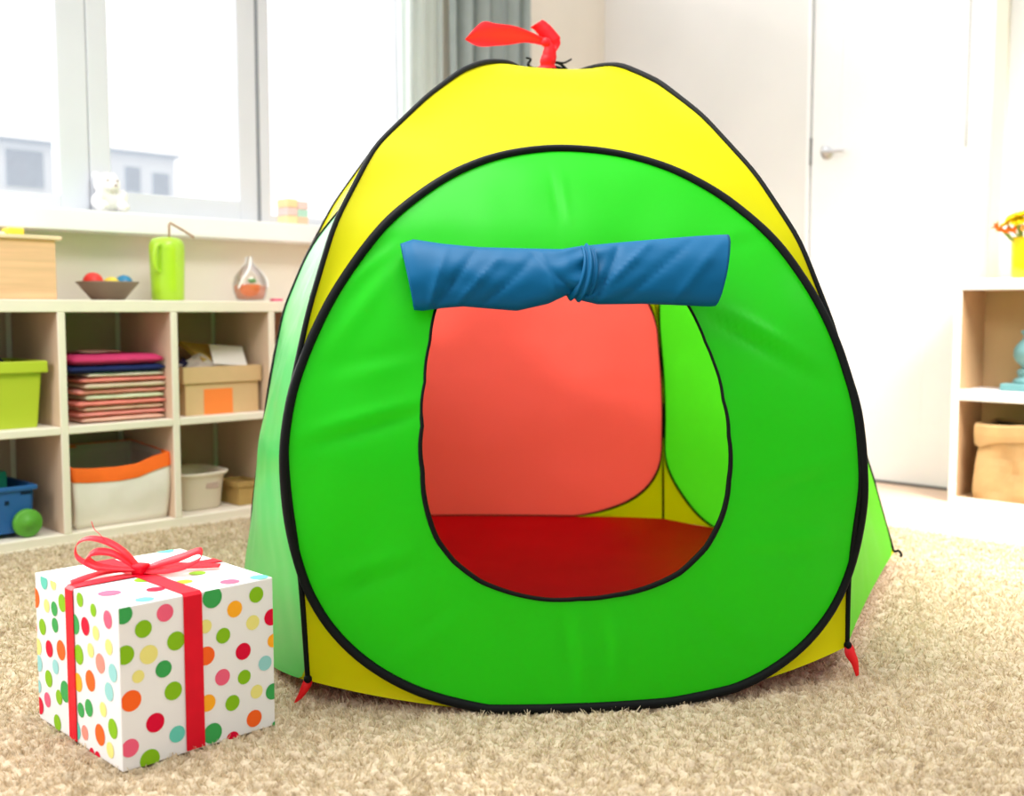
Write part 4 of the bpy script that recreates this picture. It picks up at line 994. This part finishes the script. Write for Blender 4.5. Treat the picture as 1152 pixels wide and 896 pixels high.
for i, (dx, dy, dz) in enumerate(((-.058,-.05,.205),(-.034,-.055,.222),(-.008,-.058,.231),(.020,-.05,.236),(-.042,-.015,.230),(.052,-.05,.224),(0,-.01,.240),(-.012,-.066,.206))):
    flower(i, (c[0]+dx, c[1]+dy, c[2]+dz), 'yellow_flower', 'yellow flower head in the dense bunch in the yellow vase', 'yellow flowers in the vase')
for i, (dx, dy, dz) in enumerate(((-.100,-.03,.196),(-.080,-.045,.180),(-.052,-.062,.172),(-.022,-.070,.172),(.015,-.070,.174),(.05,-.066,.174))):
    flower(i+9, (c[0]+dx, c[1]+dy, c[2]+dz), 'orange_flower', 'orange flower drooping over the rim of the yellow vase', 'orange flowers in the vase')
tc_ = (2.268, -.142, .434)
tl = empty('candlestick', tc_, 'teal turned candlestick on a square base inside the upper right cubby', 'candlestick')
bm = bmesh.new(); box(bm, tc_[0]-.09, tc_[0]+.09, tc_[1]-.085, tc_[1]+.085, .4345, .463, .006); bm_obj('base', bm, M['teal'], tl)
mesh_obj('turned_stem', *lathe([(0,.026),(.066,.027),(.070,.036),(.062,.046),(.050,.052),(.052,.062),(.056,.072),(.050,.082),(.038,.088),(.042,.096),(.060,.112),(.070,.135),(.068,.160),(.052,.185),(.038,.200),(.036,.215),(.046,.222),(.046,.230),(.030,.236),(.028,.27),(.034,.29),(0,.292)], tc_, 40), M['teal'], tl, True)
# kraft paper bag with rolled cuff
bg = empty('paper_bag', (2.28, -.15, .012), 'crumpled kraft paper bag with folded down top in the lower right cubby', 'bag')
def paper_bag():
    x0, x1, y0, y1, z0, z1 = 2.102, 2.47, -.243, -.045, .0125, .300; n = 22; V = []; F = []
    per = [(x0+(x1-x0)*k/n, y0) for k in range(n)]+[(x1, y0+(y1-y0)*k/n) for k in range(n)]+[(x1-(x1-x0)*k/n, y1) for k in range(n)]+[(x0, y1-(y1-y0)*k/n) for k in range(n)]
    m = len(per); R = []
    cx, cy = (x0+x1)/2, (y0+y1)/2
    def row(z, off, amp, sd):
        R.append(len(V))
        for x, y in per:
            dx = (x-cx)/((x1-x0)/2); dy = (y-cy)/((y1-y0)/2)
            nn = amp*(noise.noise(Vector((x*11, y*11, z*9+sd)))+.5*noise.noise(Vector((x*27, y*27, z*22+sd))))
            V.append((x-dx*off+dx*min(nn, .006), y-dy*off+dy*min(nn, .006), z+(.008*noise.noise(Vector((x*9, y*9, sd))) if z > z0+.01 else 0)))
    for f in np.linspace(0, 1, 12): row(z0+(z1-z0)*f, .008*(f), .012 if f > 0 else .0, 0)
    nb = len(R)
    for f in np.linspace(1, .05, 6): row(z0+(z1-z0)*f, .006+.010, .006, 3)
    for a, b in zip(R, R[1:]):
        for k in range(m): F.append([a+k, a+(k+1)%m, b+(k+1)%m, b+k])
    F.append([R[0]+k for k in range(m)][::-1]); F.append([R[-1]+k for k in range(m)])
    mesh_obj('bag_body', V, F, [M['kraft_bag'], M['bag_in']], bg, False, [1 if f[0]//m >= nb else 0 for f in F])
    # cuff
    V2 = []; F2 = []; Rr = []
    for z, off, in ((.238,-.003),(.262,-.006),(.296,-.006),(.306,-.001),(.304,.008)):
        Rr.append(len(V2))
        for k, (x, y) in enumerate(per):
            dx = (x-cx)/((x1-x0)/2); dy = (y-cy)/((y1-y0)/2); nz = noise.noise(Vector((x*16, y*16, 1)))
            zl = z+.012*noise.noise(Vector((x*9, y*9, 5)))-(.022*math.exp(-((x-x0-.02)/.03)**2) if z < .25 else 0)
            V2.append((x-dx*(off+.003*nz), y-dy*(off+.003*nz), zl))
    for a, b in zip(Rr, Rr[1:]):
        for k in range(m): F2.append([a+k, a+(k+1)%m, b+(k+1)%m, b+k])
    mesh_obj('folded_cuff', V2, F2, M['kraft_bag'], bg)
paper_bag()

# ------------------------------------------------------------------ light and camera
w = bpy.data.worlds.new('sky'); scene.world = w; w.use_nodes = True
N = w.node_tree.nodes; L = w.node_tree.links; bgn = N['Background']
tc = N.new('ShaderNodeTexCoord'); dot = N.new('ShaderNodeVectorMath'); dot.operation = 'DOT_PRODUCT'
sv = Vector((-.60, .0, .80)).normalized(); dot.inputs[1].default_value = sv
L.new(tc.outputs['Generated'], dot.inputs[0])
rp = N.new('ShaderNodeValToRGB'); rp.color_ramp.elements[0].position = .25; rp.color_ramp.elements[0].color = (.30,.30,.31,1)
rp.color_ramp.elements[1].position = .85; rp.color_ramp.elements[1].color = (1,1,1,1)
ma = N.new('ShaderNodeMath'); ma.operation = 'MULTIPLY_ADD'; ma.inputs[1].default_value = .5; ma.inputs[2].default_value = .5
L.new(dot.outputs['Value'], ma.inputs[0]); L.new(ma.outputs[0], rp.inputs['Fac']); L.new(rp.outputs['Color'], bgn.inputs['Color']); bgn.inputs['Strength'].default_value = 1.6
def sun(name, d, strength, angle, col=(1,1,1)):
    l = bpy.data.lights.new(name, 'SUN'); l.energy = strength; l.angle = math.radians(angle); l.color = col
    o = bpy.data.objects.new(name, l); COL.objects.link(o); o.location = (-3, -2, 4)
    o.rotation_euler = Vector(d).normalized().to_track_quat('-Z', 'Y').to_euler(); return o
sun('sky_glow', (.86, .10, -.48), 3.4, 40, (.98,.99,1))
sun('low_sun', (.90, .10, -.44), 2.0, 4, (1,.96,.88))
al = bpy.data.lights.new('right_fill', 'AREA'); al.shape = 'RECTANGLE'; al.size = 1.2; al.size_y = .8; al.energy = 44; al.spread = math.radians(80); al.color = (1,.98,.95)  # unseen fill added to brighten the floor and door wall at right
ao = bpy.data.objects.new('right_fill', al); COL.objects.link(ao); ao.location = (3.55, -.95, 2.5)
ao.rotation_euler = (Vector((2.35, -.7, .1))-Vector(ao.location)).to_track_quat('-Z', 'Y').to_euler()
al = bpy.data.lights.new('overhead_fill', 'AREA'); al.shape = 'DISK'; al.size = 1.1; al.energy = 42; al.color = (1,.99,.97)  # added overhead fill without a fixture, lifts the upper tent front
ao = bpy.data.objects.new('overhead_fill', al); COL.objects.link(ao); ao.location = (2.1, -3.05, 2.5)
al = bpy.data.lights.new('left_fill', 'AREA'); al.shape = 'RECTANGLE'; al.size = 1.2; al.size_y = 1.2; al.energy = 40; al.color = (.97,.99,1)  # added fill standing inside the room, brightens tent and carpet from the left
ao = bpy.data.objects.new('left_fill', al); COL.objects.link(ao); ao.location = (1.0, -5.4, 1.8)
ao.rotation_euler = (Vector((1.9, -3.4, .3))-Vector(ao.location)).to_track_quat('-Z', 'Y').to_euler()
cam = bpy.data.cameras.new('camera'); co = bpy.data.objects.new('camera', cam); COL.objects.link(co)
co.location = CAM; co.rotation_euler = (PI/2-math.atan((448-350)/1220), 0, PI/4)
cam.sensor_fit = 'HORIZONTAL'; cam.sensor_width = 36; cam.lens = 36*1220/1152; cam.clip_end = 200
cam.dof.use_dof = True; cam.dof.focus_distance = 2.15; cam.dof.aperture_fstop = 2.8
scene.camera = co
scene.view_settings.view_transform = 'Standard'; scene.view_settings.look = 'None'; scene.view_settings.exposure = 0; scene.view_settings.gamma = 1
scene.cycles.max_bounces = 10; scene.cycles.transparent_max_bounces = 12; scene.cycles.use_denoising = True
